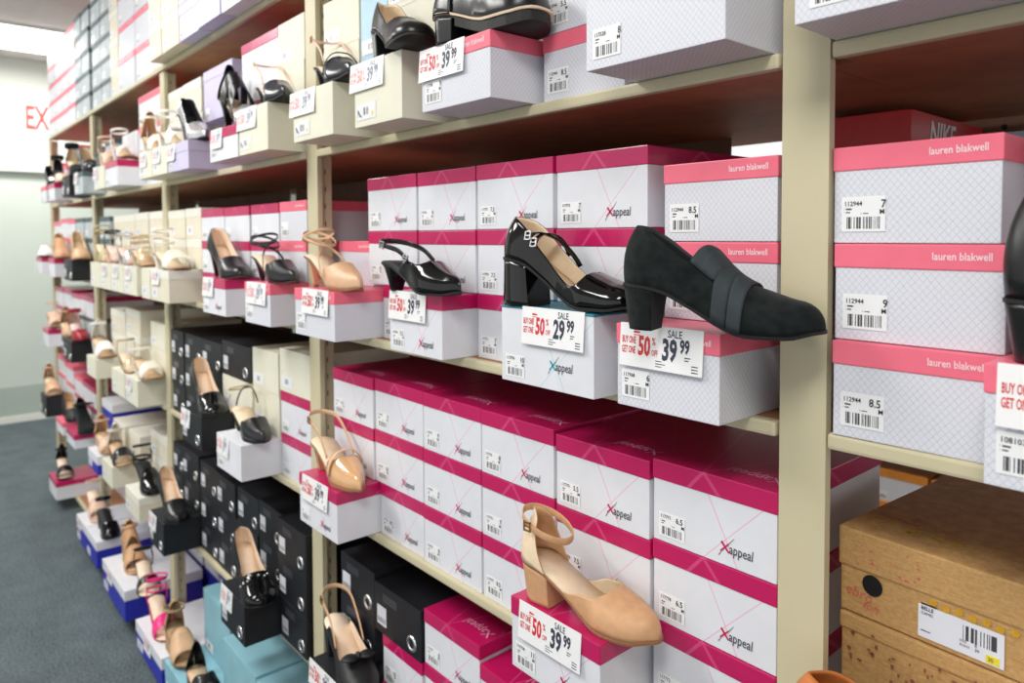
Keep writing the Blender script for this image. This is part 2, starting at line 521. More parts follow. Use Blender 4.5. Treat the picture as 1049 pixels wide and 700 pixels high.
# ------------------------------------------------------------------ shoes
def interp(tab, t):
    """monotone-ish cubic through (t, value) pairs"""
    n = len(tab)
    if t <= tab[0][0]: return tab[0][1]
    if t >= tab[-1][0]: return tab[-1][1]
    for i in range(n - 1):
        if t <= tab[i + 1][0]: break
    def sl(i):
        if i <= 0 or i >= n - 1: return 0.0 if n > 2 else (tab[1][1] - tab[0][1]) / (tab[1][0] - tab[0][0])
        a = (tab[i][1] - tab[i - 1][1]) / (tab[i][0] - tab[i - 1][0])
        b = (tab[i + 1][1] - tab[i][1]) / (tab[i + 1][0] - tab[i][0])
        return 0.0 if a * b <= 0 else 2 * a * b / (a + b)
    x0, y0 = tab[i]; x1, y1 = tab[i + 1]; h = x1 - x0; u = (t - x0) / h
    m0, m1 = sl(i) * h, sl(i + 1) * h
    return (2*u**3 - 3*u*u + 1) * y0 + (u**3 - 2*u*u + u) * m0 + (-2*u**3 + 3*u*u) * y1 + (u**3 - u*u) * m1

class Last:
    """a shoe last: x from heel (0) to toe (L), y across, z up; s = 0 at the sole edge, 1 on the ridge"""
    def __init__(s, L=.235, heel=.06, plat=.004, toe='almond', wd=1.0, H=None, spring=.007, side=1):
        s.L, s.h, s.p, s.toe, s.wd, s.spring, s.side = L, heel, plat, toe, wd, spring, side
        h = heel
        s.zt = [(0, h), (.1, h * .985), (.22, h * .90), (.36, h * .60), (.5, h * .24), (.62, h * .03), (.68, 0), (.84, 0), (1, spring)]
        s.wt = [(0, .024), (.14, .0270), (.28, .0255), (.42, .0265), (.55, .0330), (.68, .0390), (.8, .0385), (1, .0365)]
        s.Ht = H or [(0, .088), (.2, .092), (.35, .088), (.48, .075), (.58, .061), (.68, .049), (.8, .038), (.9, .031), (1, .026)]
        s.tl, s.tp, s.te = {'round': (.2, 2.0, .5), 'almond': (.3, 1.9, .62), 'point': (.44, 1.5, .82), 'square': (.13, 2.6, .42), 'snip': (.42, 1.6, .7)}[toe]
    def sole(s, t): return s.p + interp(s.zt, t)
    def w(s, t):
        v = interp(s.wt, t) * s.wd
        if t < .13: v *= math.sqrt(max(0, 1 - (1 - t / .13) ** 2))
        a = 1 - s.tl
        if t > a: v *= max(0, 1 - ((t - a) / s.tl) ** s.tp) ** s.te
        return v
    def cy(s, t):
        return s.side * .007 * math.sin(math.pi * min(1, max(0, (t - .3) / .7)) ) * (1 if t < .65 else 1)
    def H(s, t):
        v = interp(s.Ht, t)
        if t > .86: v *= max(0, 1 - ((t - .86) / .14) ** 2.2) ** .45
        return v
    def pt(s, t, sg, q, off=0.0):
        """sg = side (+1/-1), q = 0..1 up the wall"""
        a = math.pi / 2 * q
        w, H = s.w(t), s.H(t)
        lat = (w + off) * max(0, math.cos(a)) ** .72 * (1 + .05 * math.sin(math.pi * min(1, q * 1.6)))
        if t < .32: fx = .017 * min(1, q / .42) ** 1.4 * (1 - t / .32) - .0055 * math.sin(math.pi * min(1, q / .42)) * (1 - t / .32)
        else: fx = 0
        if t < .3:
            k = min(1, q / .42) ** 1.2; lat *= (1 - k) + k * (t / .3) ** .42
        if t < .42: lat *= 1 - .16 * min(1, q * 1.3) * (1 - t / .42) ** .6
        x = t * s.L + fx
        x += off * (1 if t > .85 else (-1 if t < .06 else 0)) * .8
        return Vector((x, s.cy(t) + sg * lat, s.sole(t) + (H + off) * math.sin(a) ** .92))
    def phi(s, t, ph, off=0.0):
        """ph -1..1 over the top"""
        return s.pt(t, 1 if ph >= 0 else -1, 1 - abs(ph), off)

def tsamp(n=34, extra=()):
    ts = [.5 - .5 * math.cos(math.pi * i / n) for i in range(n + 1)]
    for a, b, k in extra: ts += [a + (b - a) * i / k for i in range(k + 1)]
    ts = sorted(ts); out = []
    for t in ts:
        if not out or t - out[-1] > .002: out.append(t)
    out[-1] = 1.0
    return out

def solid(o, th, offset=-1, rim=1, inner=1):
    m = o.modifiers.new('thickness', 'SOLIDIFY'); m.thickness = th; m.offset = offset
    m.material_offset = inner; m.use_rim = True
    return o

def upper_mesh(name, la, cut, t0, t1, mats, m=9, extra=((.5, .66, 12),)):
    """closed/open upper: both walls up to cut(t) (0..1)"""
    bm = bmesh.new()
    ts = [t for t in tsamp(34, extra) if t0 - 1e-6 <= t <= t1 + 1e-6]
    if ts[0] > t0 + .002: ts.insert(0, t0)
    if ts[-1] < t1 - .002: ts.append(t1)
    for sg in (1, -1):
        g = []
        for t in ts:
            c = max(.015, min(1, interp(cut, t)))
            g.append([bm.verts.new(la.pt(t, sg, c * j / m)) for j in range(m + 1)])
        for i in range(len(g) - 1):
            for j in range(m):
                q = [g[i][j], g[i + 1][j], g[i + 1][j + 1], g[i][j + 1]]
                if sg < 0: q.reverse()
                try: bm.faces.new(q)
                except ValueError: pass
    bmesh.ops.remove_doubles(bm, verts=bm.verts[:], dist=.00025)
    bmesh.ops.dissolve_degenerate(bm, edges=bm.edges[:], dist=1e-5)
    bmesh.ops.recalc_face_normals(bm, faces=bm.faces[:])
    return bm_mesh(name, bm, mats, True)

def band_mesh(name, la, ta, tb, mats, off=.0012, nphi=18, nt=5, p0=-1.0, p1=1.0, th=.0016):
    """strip over the last between curves ta(ph), tb(ph); has its own thickness"""
    bm = bmesh.new()
    lay = []
    for k, o in enumerate((off + th, off)):
        g = []
        for i in range(nphi + 1):
            ph = p0 + (p1 - p0) * i / nphi
            a, b = ta(ph), tb(ph)
            g.append([bm.verts.new(la.phi(a + (b - a) * j / nt, ph, o)) for j in range(nt + 1)])
        lay.append(g)
    for k, g in enumerate(lay):
        for i in range(nphi):
            for j in range(nt):
                q = [g[i][j], g[i][j + 1], g[i + 1][j + 1], g[i + 1][j]]
                bm.faces.new(q if k else q[::-1])
    A, B = lay
    def rim(idx):
        for (i, j), (i2, j2) in zip(idx, idx[1:]):
            bm.faces.new([A[i][j], A[i2][j2], B[i2][j2], B[i][j]])
    rim([(i, 0) for i in range(nphi + 1)]); rim([(i, nt) for i in range(nphi + 1)][::-1])
    rim([(0, j) for j in range(nt + 1)][::-1]); rim([(nphi, j) for j in range(nt + 1)])
    bmesh.ops.recalc_face_normals(bm, faces=bm.faces[:])
    return bm_mesh(name, bm, mats, True)

def spline(pts, n=8, closed=False):
    P = [Vector(p) for p in pts]; out = []
    N = len(P)
    for i in range(N if closed else N - 1):
        if closed: a, b, c, d = P[(i - 1) % N], P[i], P[(i + 1) % N], P[(i + 2) % N]
        else: a, b, c, d = P[max(0, i - 1)], P[i], P[i + 1], P[min(N - 1, i + 2)]
        for k in range(n):
            u = k / n
            out.append(.5 * ((2 * b) + (c - a) * u + (2 * a - 5 * b + 4 * c - d) * u * u + (3 * b - a - 3 * c + d) * u ** 3))
    if not closed: out.append(P[-1])
    return out

def strap_mesh(name, pts, width, th, mats, closed=False, up=(0, 0, 1), centre=None):
    """flat ribbon (rounded rectangle section) along pts; width runs along 'up' made square to the path"""
    bm = bmesh.new(); N = len(pts); rings = []
    for i, p in enumerate(pts):
        a = pts[(i - 1) % N] if (closed or i > 0) else p
        b = pts[(i + 1) % N] if (closed or i < N - 1) else p
        T = (b - a).normalized()
        U = Vector(up(i / max(1, N - 1)) if callable(up) else up)
        U = U - T * U.dot(T)
        if U.length < 1e-4: U = Vector((0, 1, 0)) - T * T.y
        U.normalize(); V = T.cross(U)
        w, h = width / 2, th / 2
        rings.append([bm.verts.new(p + U * x + V * y) for x, y in ((-w, -h * .5), (-w * .8, -h), (w * .8, -h), (w, -h * .5), (w, h * .5), (w * .8, h), (-w * .8, h), (-w, h * .5))])
    for i in range(N if closed else N - 1):
        A, B = rings[i], rings[(i + 1) % N]
        for k in range(8):
            bm.faces.new([A[k], A[(k + 1) % 8], B[(k + 1) % 8], B[k]])
    if not closed:
        bm.faces.new(rings[0][::-1]); bm.faces.new(rings[-1])
    bmesh.ops.recalc_face_normals(bm, faces=bm.faces[:])
    return bm_mesh(name, bm, mats, True)

def outline(la, t0, t1, n=26, grow=0.0):
    """closed list (t, sign): left side heel->toe then right side back"""
    ts = [t for t in tsamp(n) if t0 - 1e-6 <= t <= t1 + 1e-6]
    if ts[-1] < t1 - 1e-3: ts.append(t1)
    Lf = [(t, 1) for t in ts]; Rt = [(t, -1) for t in reversed(ts)]
    out = []
    for t, sg in Lf + Rt:
        w = la.w(t) + grow * (1 if la.w(t) > .002 else 0)
        x = t * la.L + (grow if t > .97 else (-grow if t < .03 else 0))
        out.append((t, Vector((x, la.cy(t) + sg * w, la.sole(t)))))
    return out

def sole_mesh(name, la, top, bot, mats, grow=.0012, t0=0.0, t1=1.0, flat=None, smooth=True):
    """slab that follows the sole: from z+bot to z+top (flat = level underside, for platforms)"""
    ts = [t for t in tsamp(30) if t0 <= t <= t1 + 1e-6]
    bm = bmesh.new(); rows = []
    for t in ts:
        w = la.w(t) + (grow if la.w(t) > .002 else 0); x = t * la.L + (grow if t > .97 else (-grow if t < .03 else 0))
        z1 = la.sole(t) + top; z0 = la.sole(t) + bot if flat is None else flat
        row = []
        for z, k in ((z1, 1), (z0, .985)):
            row += [bm.verts.new((x, la.cy(t) + sg * w * k, z)) for sg in (1, 0, -1)]
        rows.append(row)
    for A, B in zip(rows, rows[1:]):
        for a, b in ((0, 1), (1, 2)):
            bm.faces.new([A[a], A[b], B[b], B[a]])
            bm.faces.new([A[3 + a], B[3 + a], B[3 + b], A[3 + b]])
        bm.faces.new([A[0], B[0], B[3], A[3]]); bm.faces.new([A[2], A[5], B[5], B[2]])
    for r in (rows[0], rows[-1]):
        try: bm.faces.new([r[0], r[1], r[2], r[5], r[4], r[3]])
        except ValueError: pass
    bmesh.ops.remove_doubles(bm, verts=bm.verts[:], dist=1e-5)
    bmesh.ops.dissolve_degenerate(bm, edges=bm.edges[:], dist=1e-6)
    bmesh.ops.recalc_face_normals(bm, faces=bm.faces[:])
    me = bm_mesh(name, bm, mats)
    if smooth:
        for p in me.polygons: p.use_smooth = abs(p.normal.z) > .6
    return me

def heel_mesh(name, la, tH, sx, sy, power, mats, xshift=0.0, drop=.003, z0=0.0, n=9, squash=1.0):
    """heel post: heel-seat outline lofted down to a smaller foot"""
    ol = outline(la, 0, tH, 30, .0004)
    pts = [p for t, p in ol]
    # straight front edge between the two ends
    cx = .38 * tH * la.L
    bm = bmesh.new(); rings = []
    for k in range(n + 1):
        u = k / n; e = u ** power
        ring = []
        for p in pts:
            x = cx + (p.x - cx) * (1 + (sx - 1) * e) + xshift * u
            y = p.y * (1 + (sy - 1) * e) * (1 + (squash - 1) * e)
            zt = p.z - drop
            ring.append(bm.verts.new((x, y, zt + (z0 - zt) * u)))
        rings.append(ring)
    N = len(pts)
    for A, B in zip(rings, rings[1:]):
        for i in range(N): bm.faces.new([A[i], A[(i + 1) % N], B[(i + 1) % N], B[i]])
    bm.faces.new(rings[0]); bm.faces.new(rings[-1][::-1])
    bmesh.ops.remove_doubles(bm, verts=bm.verts[:], dist=1e-5)
    bmesh.ops.dissolve_degenerate(bm, edges=bm.edges[:], dist=1e-6)
    bmesh.ops.recalc_face_normals(bm, faces=bm.faces[:])
    me = bm_mesh(name, bm, mats)
    for p in me.polygons: p.use_smooth = len(p.vertices) == 4 and abs(p.normal.x) < .97
    return me

def buckle_mesh(w, h, mat, t=.0012):
    bm = bmesh.new()
    for d in ((-w/2, -t, -h/2, w/2, t, -h/2 + 1.6*t), (-w/2, -t, h/2 - 1.6*t, w/2, t, h/2), (-w/2, -t, -h/2, -w/2 + 1.6*t, t, h/2), (w/2 - 1.6*t, -t, -h/2, w/2, t, h/2), (-w/2, -t*.8, -t*.6, w/2 * .9, t*.8, t*.6)):
        add_box(bm, *d)
    bmesh.ops.recalc_face_normals(bm, faces=bm.faces[:])
    return bm_mesh('buckle', bm, [mat])

PUMP = [(0, .40), (.1, .38), (.25, .31), (.38, .27), (.48, .29), (.54, .36), (.58, .48), (.605, .66), (.62, 1), (1, 1)]
def ankle_loop(la, z, rx=.040, ry=.029, x=.036, tilt=.16, n=28):
    zb = la.sole(0)
    return [Vector((x - rx * math.cos(a), ry * math.sin(a), zb + z + tilt * (-rx * math.cos(a) + rx))) for a in [2 * math.pi * i / n for i in range(n)]]

def over(la, t, off=.002, p0=-.72, p1=.72, t2=None, lift=0.0, n=14):
    """points of a strap going over the instep"""
    t2 = t if t2 is None else t2
    out = []
    for i in range(n + 1):
        u = i / n; ph = p0 + (p1 - p0) * u; tt = t + (t2 - t) * u
        out.append(la.phi(tt, ph, off) + Vector((0, 0, lift * math.sin(math.pi * u))))
    return out

def make_shoe(name, loc, rz, label, cat, style, up, lin='tan lining', sole='rubber sole', heelm=None, group=None, **kw):
    """loc: point under the middle of the shoe on the surface it stands on"""
    g = lambda k, d: kw.get(k, d)
    la = Last(L=g('L', .232), heel=g('heel', .06), plat=g('plat', .004), toe=g('toe', 'almond'), wd=g('wd', 1.0), H=g('H', None), spring=g('spring', .006), side=g('side', 1))
    root = empty(name, loc, rz, label, cat, group)
    mid = Vector((-la.L * g('mid', .5), 0, 0))
    U, I, SO = S[up], S[lin], S[sole]; HM = S[heelm] if heelm else U
    def put(nm, me, mods=None, parent=root):
        o = mobj(nm, me, parent, tuple(mid) if parent is root else (0, 0, 0))
        if mods: solid(o, *mods)
        return o
    # sole, insole
    if la.p > .012:
        put('platform', sole_mesh('platform', la, -.002, -la.p, [U if g('platm', None) is None else S[kw['platm']]], .001, t0=g('platt', .42)))
        put('outsole', sole_mesh('outsole', la, 0, -.004, [SO], .0008))
    else:
        put('outsole', sole_mesh('outsole', la, 0, -.0036, [SO], .0014))
    put('insole', sole_mesh('insole', la, .0022, .0002, [I], -.0008))
    # heel
    ht = g('heeltype', 'block'); tH = g('tH', .25)
    if ht == 'block':
        put('heel', heel_mesh('heel', la, tH, g('hsx', .82), g('hsy', .84), g('hpow', 1.0), [HM], g('hshift', .004)))
    elif ht == 'flare':
        put('heel', heel_mesh('heel', la, tH, 1.12, .95, 1.4, [HM], .0))
    elif ht == 'stiletto':
        o = put('heel', heel_mesh('heel', la, g('tH', .22), .2, .2, .55, [HM], g('hshift', .002), z0=.006))
        put('heel_tip', heel_mesh('heel_tip', Last2(la, .007), g('tH', .22), .205, .205, 0, [SO], g('hshift', .002), drop=0, n=1))
    elif ht == 'kitten':
        put('heel', heel_mesh('heel', la, g('tH', .22), .34, .4, .6, [HM], .006))
    elif ht == 'wedge':
        put('heel', sole_mesh('heel', la, -.002, 0, [HM], .0004, t1=.66, flat=0.0))
    elif ht == 'low':
        put('heel', heel_mesh('heel', la, .26, .96, .97, 1, [HM]))
    nm_low = style
    if style in ('pump', 'mary_jane', 'bootie', 'chunky'):
        cut = g('cut', PUMP)
        put('upper', upper_mesh('upper', la, cut, 0, 1, [U, I], extra=g('extra', ((.5, .66, 12),))), (.0017, -1, 0))
    if style in ('dorsay', 'slingback', 'closed_sandal'):
        vc = g('vamp', [(.46, .03), (.49, .16), (.53, .30), (.58, .45), (.615, .62), (.645, 1), (1, 1)])
        put('vamp', upper_mesh('vamp', la, vc, vc[0][0], 1, [U, I], extra=((vc[0][0], vc[-2][0] + .02, 14),)), (.0017, -1, 0))
    if style == 'dorsay':
        cc = g('counter', [(0, .46), (.06, .45), (.12, .40), (.17, .28), (.21, .12), (.235, .02)])
        put('heel_counter', upper_mesh('heel_counter', la, cc, 0, cc[-1][0], [U, I], extra=((0, .235, 12),)), (.0017, -1, 0))
    if style == 'chunky':
        put('welt', sole_mesh('welt', la, .0035, .0, [S['cream lining']], .004))
        put('heel_counter', upper_mesh('heel_counter', la, [(0, .7), (.1, .66), (.2, .5), (.26, .3)], 0, .26, [U, I]), (.004, 1, 0))
    # slingback strap
    if g('sling', False):
        zs = g('slingz', .048); t1 = g('slingt', .5); zb = la.sole(0)
        a = la.pt(t1, 1, .28, .001); b = la.pt(t1, -1, .28, .001)
        pts = spline([a, (la.L * .33, a.y * .98, (a.z + zb + zs) / 2 + .002), (la.L * .15, .031, zb + zs - .004), (.004, .018, zb + zs + .002), (-.004, 0, zb + zs + .003),
                      (.004, -.018, zb + zs + .002), (la.L * .15, -.031, zb + zs - .004), (la.L * .33, b.y * .98, (b.z + zb + zs) / 2 + .002), b], 6)
        st = put('heel_strap', strap_mesh('heel_strap', pts, g('slingw', .009), .0022, [S[g('slingm', up)]]))
        if g('buckle', None):
            bo = put('buckle', buckle_mesh(.015, .014, S_METAL[kw['buckle']]))
            p = Vector((la.L * .15, -.0335, zb + zs - .004)); bo.location = mid + p; bo.rotation_euler = (0, R(8), 0)
    if g('sidebuckle', False):
        bo = put('buckle', buckle_mesh(.014, .012, M_silver)); bo.location = mid + la.pt(.44, -1, .3, .004); bo.rotation_euler = (R(-12), R(20), 0)
    # ankle straps
    for q in g('ankle', ()):
        lp = ankle_loop(la, *q)
        put('ankle_strap', strap_mesh('ankle_strap', lp, g('anklew', .0085), .0022, [S[g('anklem', up)]], closed=True))
    if g('ankle', ()) and g('buckle', None) and not g('sling', False):
        q = g('ankle', ())[0]; bo = put('buckle', buckle_mesh(.013, .014, S_METAL[kw['buckle']]))
        bo.location = mid + Vector((.03, -.0315, la.sole(0) + q[0] + (q[4] if len(q) > 4 else .16) * .034))
    # instep straps
    for q in g('instep', ()):
        put('instep_strap', strap_mesh('instep_strap', over(la, *q), g('instepw', .011), .0022, [S[g('instepm', up)]], up=(1, 0, 0)))
    if g('instep', ()) and g('ibuckle', None):
        for q in g('instep', ()):
            p = la.phi(q[0], -.70, .004) + Vector((0, 0, -.004)); bo = put('buckle', buckle_mesh(.011, .013, S_METAL[kw['ibuckle']], .0009))
            bo.location = mid + p; bo.rotation_euler = (R(-14), 0, 0)
    # bands
    for q in g('bands', ()):
        nmb, a0, a1, b0, b1 = q[:5]; mm = S[q[5]] if len(q) > 5 else U
        p0, p1 = (q[6], q[7]) if len(q) > 7 else (-1.0, 1.0)
        ff = lambda u0, u1: (lambda ph: u0 + (u1 - u0) * (ph + 1) / 2)
        put(nmb, band_mesh(nmb, la, ff(a0, a1), ff(b0, b1), [mm, I], off=g('boff', .0012), p0=p0, p1=p1, th=g('bth', .0016)))
    # free straps given as control points
    for q in g('straps', ()):
        put(q[0], strap_mesh(q[0], spline(q[1], 8), q[2], .0022, [S[q[3]] if len(q) > 3 else U], up=q[4] if len(q) > 4 else (0, 0, 1)))
    if g('bow', False):
        put('bow', bow_mesh(U, g('bowsize', 1.0))).location = mid + la.phi(g('bowt', .66), 0, .003)
    if g('collar', None):
        put('collar', strap_mesh('collar', [la.pt(t, 1, max(.02, interp(g('cut', PUMP), t)), .001) for t in tsamp(24) if t < .6][::-1] + [la.pt(t, -1, max(.02, interp(g('cut', PUMP), t)), .001) for t in tsamp(24) if t < .6][1:], .003, .003, [S[kw['collar']]]))
    if g('studs', False):
        rr = random.Random(3)
        for i in range(7):
            me = cached('stud', lambda: stud_mesh())
            o = put('stud', me); o.location = mid + la.phi(.66 + .02 * (i % 3), -.62 + i * .16, .004)
    return root

class Last2:
    """level copy of a last's heel outline at a fixed height (for heel tips)"""
    def __init__(s, la, z): s.la, s.z, s.L = la, z, la.L
    def w(s, t): return s.la.w(t)
    def cy(s, t): return s.la.cy(t)
    def sole(s, t): return s.z

def stud_mesh():
    bm = bmesh.new()
    bmesh.ops.create_uvsphere(bm, u_segments=10, v_segments=6, radius=.0032)
    return bm_mesh('stud', bm, [M_silver], True)

def bow_mesh(mat, k):
    bm = bmesh.new()
    for sg in (1, -1):
        n, m = 10, 8; g = []
        for i in range(n + 1):
            u = i / n; x = .034 * u * sg; hw = .004 + .012 * math.sin(math.pi * (u * .82 + .08)) ** 1.2
            row = []
            for j in range(m):
                a = 2 * math.pi * j / m
                row.append(bm.verts.new((hw * math.cos(a) * k, x * k, (.002 + .003 * math.sin(math.pi * u)) * math.sin(a) * k + .006 * k)))
            g.append(row)
        for A, B in zip(g, g[1:]):
            for j in range(m): bm.faces.new([A[j], A[(j + 1) % m], B[(j + 1) % m], B[j]])
        bm.faces.new(g[-1]); bm.faces.new(g[0])
    vs0 = len(bm.verts)
    bmesh.ops.create_uvsphere(bm, u_segments=12, v_segments=8, radius=.0075 * k, matrix=Matrix.Translation((0, 0, .007 * k)) @ Matrix.Diagonal((1.3, .8, 1, 1)))
    bmesh.ops.recalc_face_normals(bm, faces=bm.faces[:])
    return bm_mesh('bow', bm, [mat], True)
S_METAL = {'gold': M_gold, 'silver': M_silver}

# ------------------------------------------------------------------ price cards
def price_print(pr, cents, ink):
    return cached(('pp', pr, ink.name), lambda: lettering('price_print', [
        ('t', 'SALE', .0405, .0285, .0088, 0, .62, .0001, 0), ('t', pr, .0362, .0098, .0245, 0, .50, .0009, 0), ('t', cents, .0505, .0172, .0150, 0, .50, .0006, 0)]
        + [stroke(.0545, .0135 - i * .0022, .0590 - (i % 2) * .0012, .0135 - i * .0022, .0005, 0) for i in range(2)]
        + [stroke(.0315, .0076 - i * .0022, .0365 + (i % 2) * .003, .0076 - i * .0022, .0004, 0) for i in range(3)]
        + [stroke(.0600, .0075 - i * .0024, .0650, .0075 - i * .0024, .0005, 0) for i in range(3)], [ink]))
def offer_print(ink):
    return cached(('op', ink.name), lambda: lettering('offer_print', [
        ('t', 'BUY ONE', .0020, .0200, .0085, 0, .335, .0002, 0), ('t', 'GET ONE', .0020, .0115, .0085, 0, .335, .0002, 0),
        ('t', '50', .0162, .0112, .0225, 0, .46, .0008, 0), ('t', '%', .0278, .0205, .0090, 0, .5, .0001, 0), ('t', 'OFF', .0278, .0115, .0070, 0, .42, .0001, 0),
        stroke(.012, .030, .0175, .030, .0010, 0), stroke(.012, .0275, .0175, .0275, .0004, 0)], [ink]))
def price_card(x, y, z, rz, price, label, group='sale price cards on the display boxes', tilt=4, w=.122, h=.053, faint=False):
    """x, y, z: top left corner of the card, hanging down the front of a lid"""
    pr, ce = price.split('.')
    root = empty('price_card', (x, y, z), rz, label, 'price card', group)
    me = cached(('card', w, h), lambda: box_mesh('card', (0, -.0005, -h, w, .0005, 0), [M_paper], .0002))
    c = mobj('card', me, root, (0, 0, 0), (R(-tilt), 0, 0))
    k = w / .068
    a = mobj('offer_print', offer_print(M_inkred if not faint else M_glarered), c, (0, -.0008, -h)); a.scale = (k, 1, h / .037)
    b = mobj('price_print', price_print(pr, ce, M_inkcard if not faint else M_glareslate), c, (0, -.0008, -h)); b.scale = (k, 1, h / .037)
    return root

# ------------------------------------------------------------------ camera
TH, PITCH, ROLL, PCY, DIST = 0.71085696, 0.03630925, -0.00383778, 268.9588, 0.76429443
fw = Vector((-math.cos(TH), math.sin(TH), 0)); rt = Vector((math.sin(TH), math.cos(TH), 0)); up = Vector((0, 0, 1))
fw2 = fw * math.cos(PITCH) - up * math.sin(PITCH); up2 = up * math.cos(PITCH) + fw * math.sin(PITCH)
rt3 = rt * math.cos(ROLL) + up2 * math.sin(ROLL); up3 = up2 * math.cos(ROLL) - rt * math.sin(ROLL)
cam_d = bpy.data.cameras.new('camera'); cam = bpy.data.objects.new('camera', cam_d); COL.objects.link(cam)
cam.matrix_world = Matrix(((rt3.x, up3.x, -fw2.x, 0), (rt3.y, up3.y, -fw2.y, -DIST), (rt3.z, up3.z, -fw2.z, EYE), (0, 0, 0, 1)))
cam_d.sensor_width = 36.0; cam_d.lens = 740.0 / 1049.0 * 36.0
cam_d.shift_x = 0.0; cam_d.shift_y = -(350.0 - PCY) / 1049.0
cam_d.clip_start = .02
cam_d.dof.use_dof = True; cam_d.dof.focus_distance = .92; cam_d.dof.aperture_fstop = 5.0
SC.camera = cam

# ------------------------------------------------------------------ the room
def plate(name, dims, mat, bev=0.0):
    return struct(mobj(name, box_mesh(name, dims, [mat], bev)))
XW = -7.2
plate('floor', (-7.4, -5.4, -.05, 5.6, 6.7, 0), M_carpet)
plate('ceiling', (-7.4, -5.4, 3.0, 5.6, 6.7, 3.06), M_ceil)
plate('wall_left', (XW - .1, -5.4, 0, XW, 6.7, 3.0), M_wall)
plate('trim_bulkhead', (XW + .002, -5.39, 2.15, XW + .035, 6.69, 2.998), M_wallhi)
plate('trim_ledge', (XW + .002, -5.39, 2.075, XW + .06, 6.69, 2.148), M_trim, .004)
plate('trim_base', (XW + .002, -5.39, .06, XW + .008, 6.69, .30), M_kick)
plate('baseboard_left', (XW + .002, -5.39, .0, XW + .02, 6.69, .058), M_trim, .003)

M_diff = emit_mat('lamp_diffuser', (1, .985, .96, 1), 4.0)
LIGHT_W = .5
def ceiling_light(x, y, label, power):
    r = empty('ceiling_light', (x, y, 2.999), 0, label, 'ceiling light', 'fluorescent ceiling lights')
    bm = bmesh.new()
    for d in ((-.31, -.62, -.02, .31, -.6, 0), (-.31, .6, -.02, .31, .62, 0), (-.31, -.6, -.02, -.29, .6, 0), (.29, -.6, -.02, .31, .6, 0)): add_box(bm, *d)
    mobj('frame', bm_mesh('frame', bm, [M_trim]), r)
    mobj('diffuser', box_mesh('diffuser', (-.288, -.598, -.06, .288, .598, -.004), [M_diff], .012), r)
    ld = bpy.data.lights.new('lamp', 'AREA'); ld.shape = 'RECTANGLE'; ld.size = .56; ld.size_y = 1.18
    ld.energy = power * LIGHT_W; ld.color = (1.0, .985, .955)
    lo = bpy.data.objects.new('lamp', ld); lo.location = (0, 0, -.068); link(lo, r)
ceiling_light(-6.3, 0.0, 'bright rectangular ceiling light beside the end wall', 75)
for i, x in enumerate((-4.4, -2.2, 0.2)):
    ceiling_light(x, -1.5, 'rectangular ceiling light over the aisle, %s from the end wall' % ORD[i], (92, 88, 62)[i])
ceiling_light(-1.1, 1.25, 'rectangular ceiling light beyond the shelving', 60)

sg = empty('exit_sign', (XW + .037, .06, 2.40), R(90), 'white exit sign with red letters high on the end wall', 'exit sign')
mobj('plate', box_mesh('plate', (0, -.012, 0, .36, .0, .26), [M_paper], .004), sg)
mobj('letters', lettering('letters', [('t', 'EXIT', .045, .035, .27, 0, .52, .007, 0)], [plain('coral_red_ink', srgb(236, 70, 60), .5, 0)]), sg, (0, -.0135, 0))

# ------------------------------------------------------------------ the shelving
POST = [-.4207 - 1.2192 * k for k in range(-1, 5)]     # left edges: one past the frame, then the near one ...
PW = .0538
SHL = [.468, .886, 1.299, 1.717, 2.134]
ST = [.018 + z for z in SHL]
S0, S1, S2, S3, S4, S5 = [.068] + ST
unit = empty('shelving_unit', (-2.9, 0, 0), 0, 'long beige steel shelving with brown boards along the aisle', 'shelving')
def upart(name, me, loc=(0, 0, 0), parent=unit):
    return mobj(name, me, parent, (loc[0] + 2.9, loc[1], loc[2]) if parent is unit else loc)
def post_mesh():
    bm = bmesh.new()
    add_box(bm, 0, 0, 0, PW, .0035, 2.128); add_box(bm, 0, .0035, 0, .0035, .012, 2.128); add_box(bm, PW - .0035, .0035, 0, PW, .012, 2.128)
    add_box(bm, .018, .014, 0, PW - .018, .045, 2.128)
    for i in range(50):
        add_box(bm, PW - .0185, .027, .08 + i * .041, PW - .0179, .0295, .092 + i * .041, 1)
    bmesh.ops.recalc_face_normals(bm, faces=bm.faces[:])
    return bm_mesh('upright', bm, [M_beige, M_hole])
pm = post_mesh()
for x in POST: upart('upright', pm, (x, 0, .0))
for k in range(5):
    a, b = POST[k + 1] + PW + .003, POST[k] - .003
    for z in SHL + [.05]:
        if z == SHL[4]: a2, b2 = POST[k + 1] + .001, POST[k] + .0
        else: a2, b2 = a, b
        bm = bmesh.new()
        add_box(bm, a2, .012, z + .004, b2, .055, z + .0175); add_box(bm, POST[k + 1] + PW / 2, .052, z + .0042, POST[k] + PW / 2 - .001, .62, z + .0175)
        bmesh.ops.recalc_face_normals(bm, faces=bm.faces[:])
        sh = upart('shelf_board', bm_mesh('shelf_board', bm, [M_board]))
        lip = mobj('shelf_lip', box_mesh('shelf_lip', (a2, -.004, z, b2, .0115, z + .0178), [M_beige], .004), sh); lip['label'] = 'beige steel front lip'
    upart('kick_plate', box_mesh('kick_plate', (a, .02, 0, b, .03, .049), [M_beige]))
    if k >= 1:
        x1 = b if k > 1 else -.80
        upart('back_panel', box_mesh('back_panel', (a + .002, .49, .07, x1, .496, 2.13), [M_panel]))

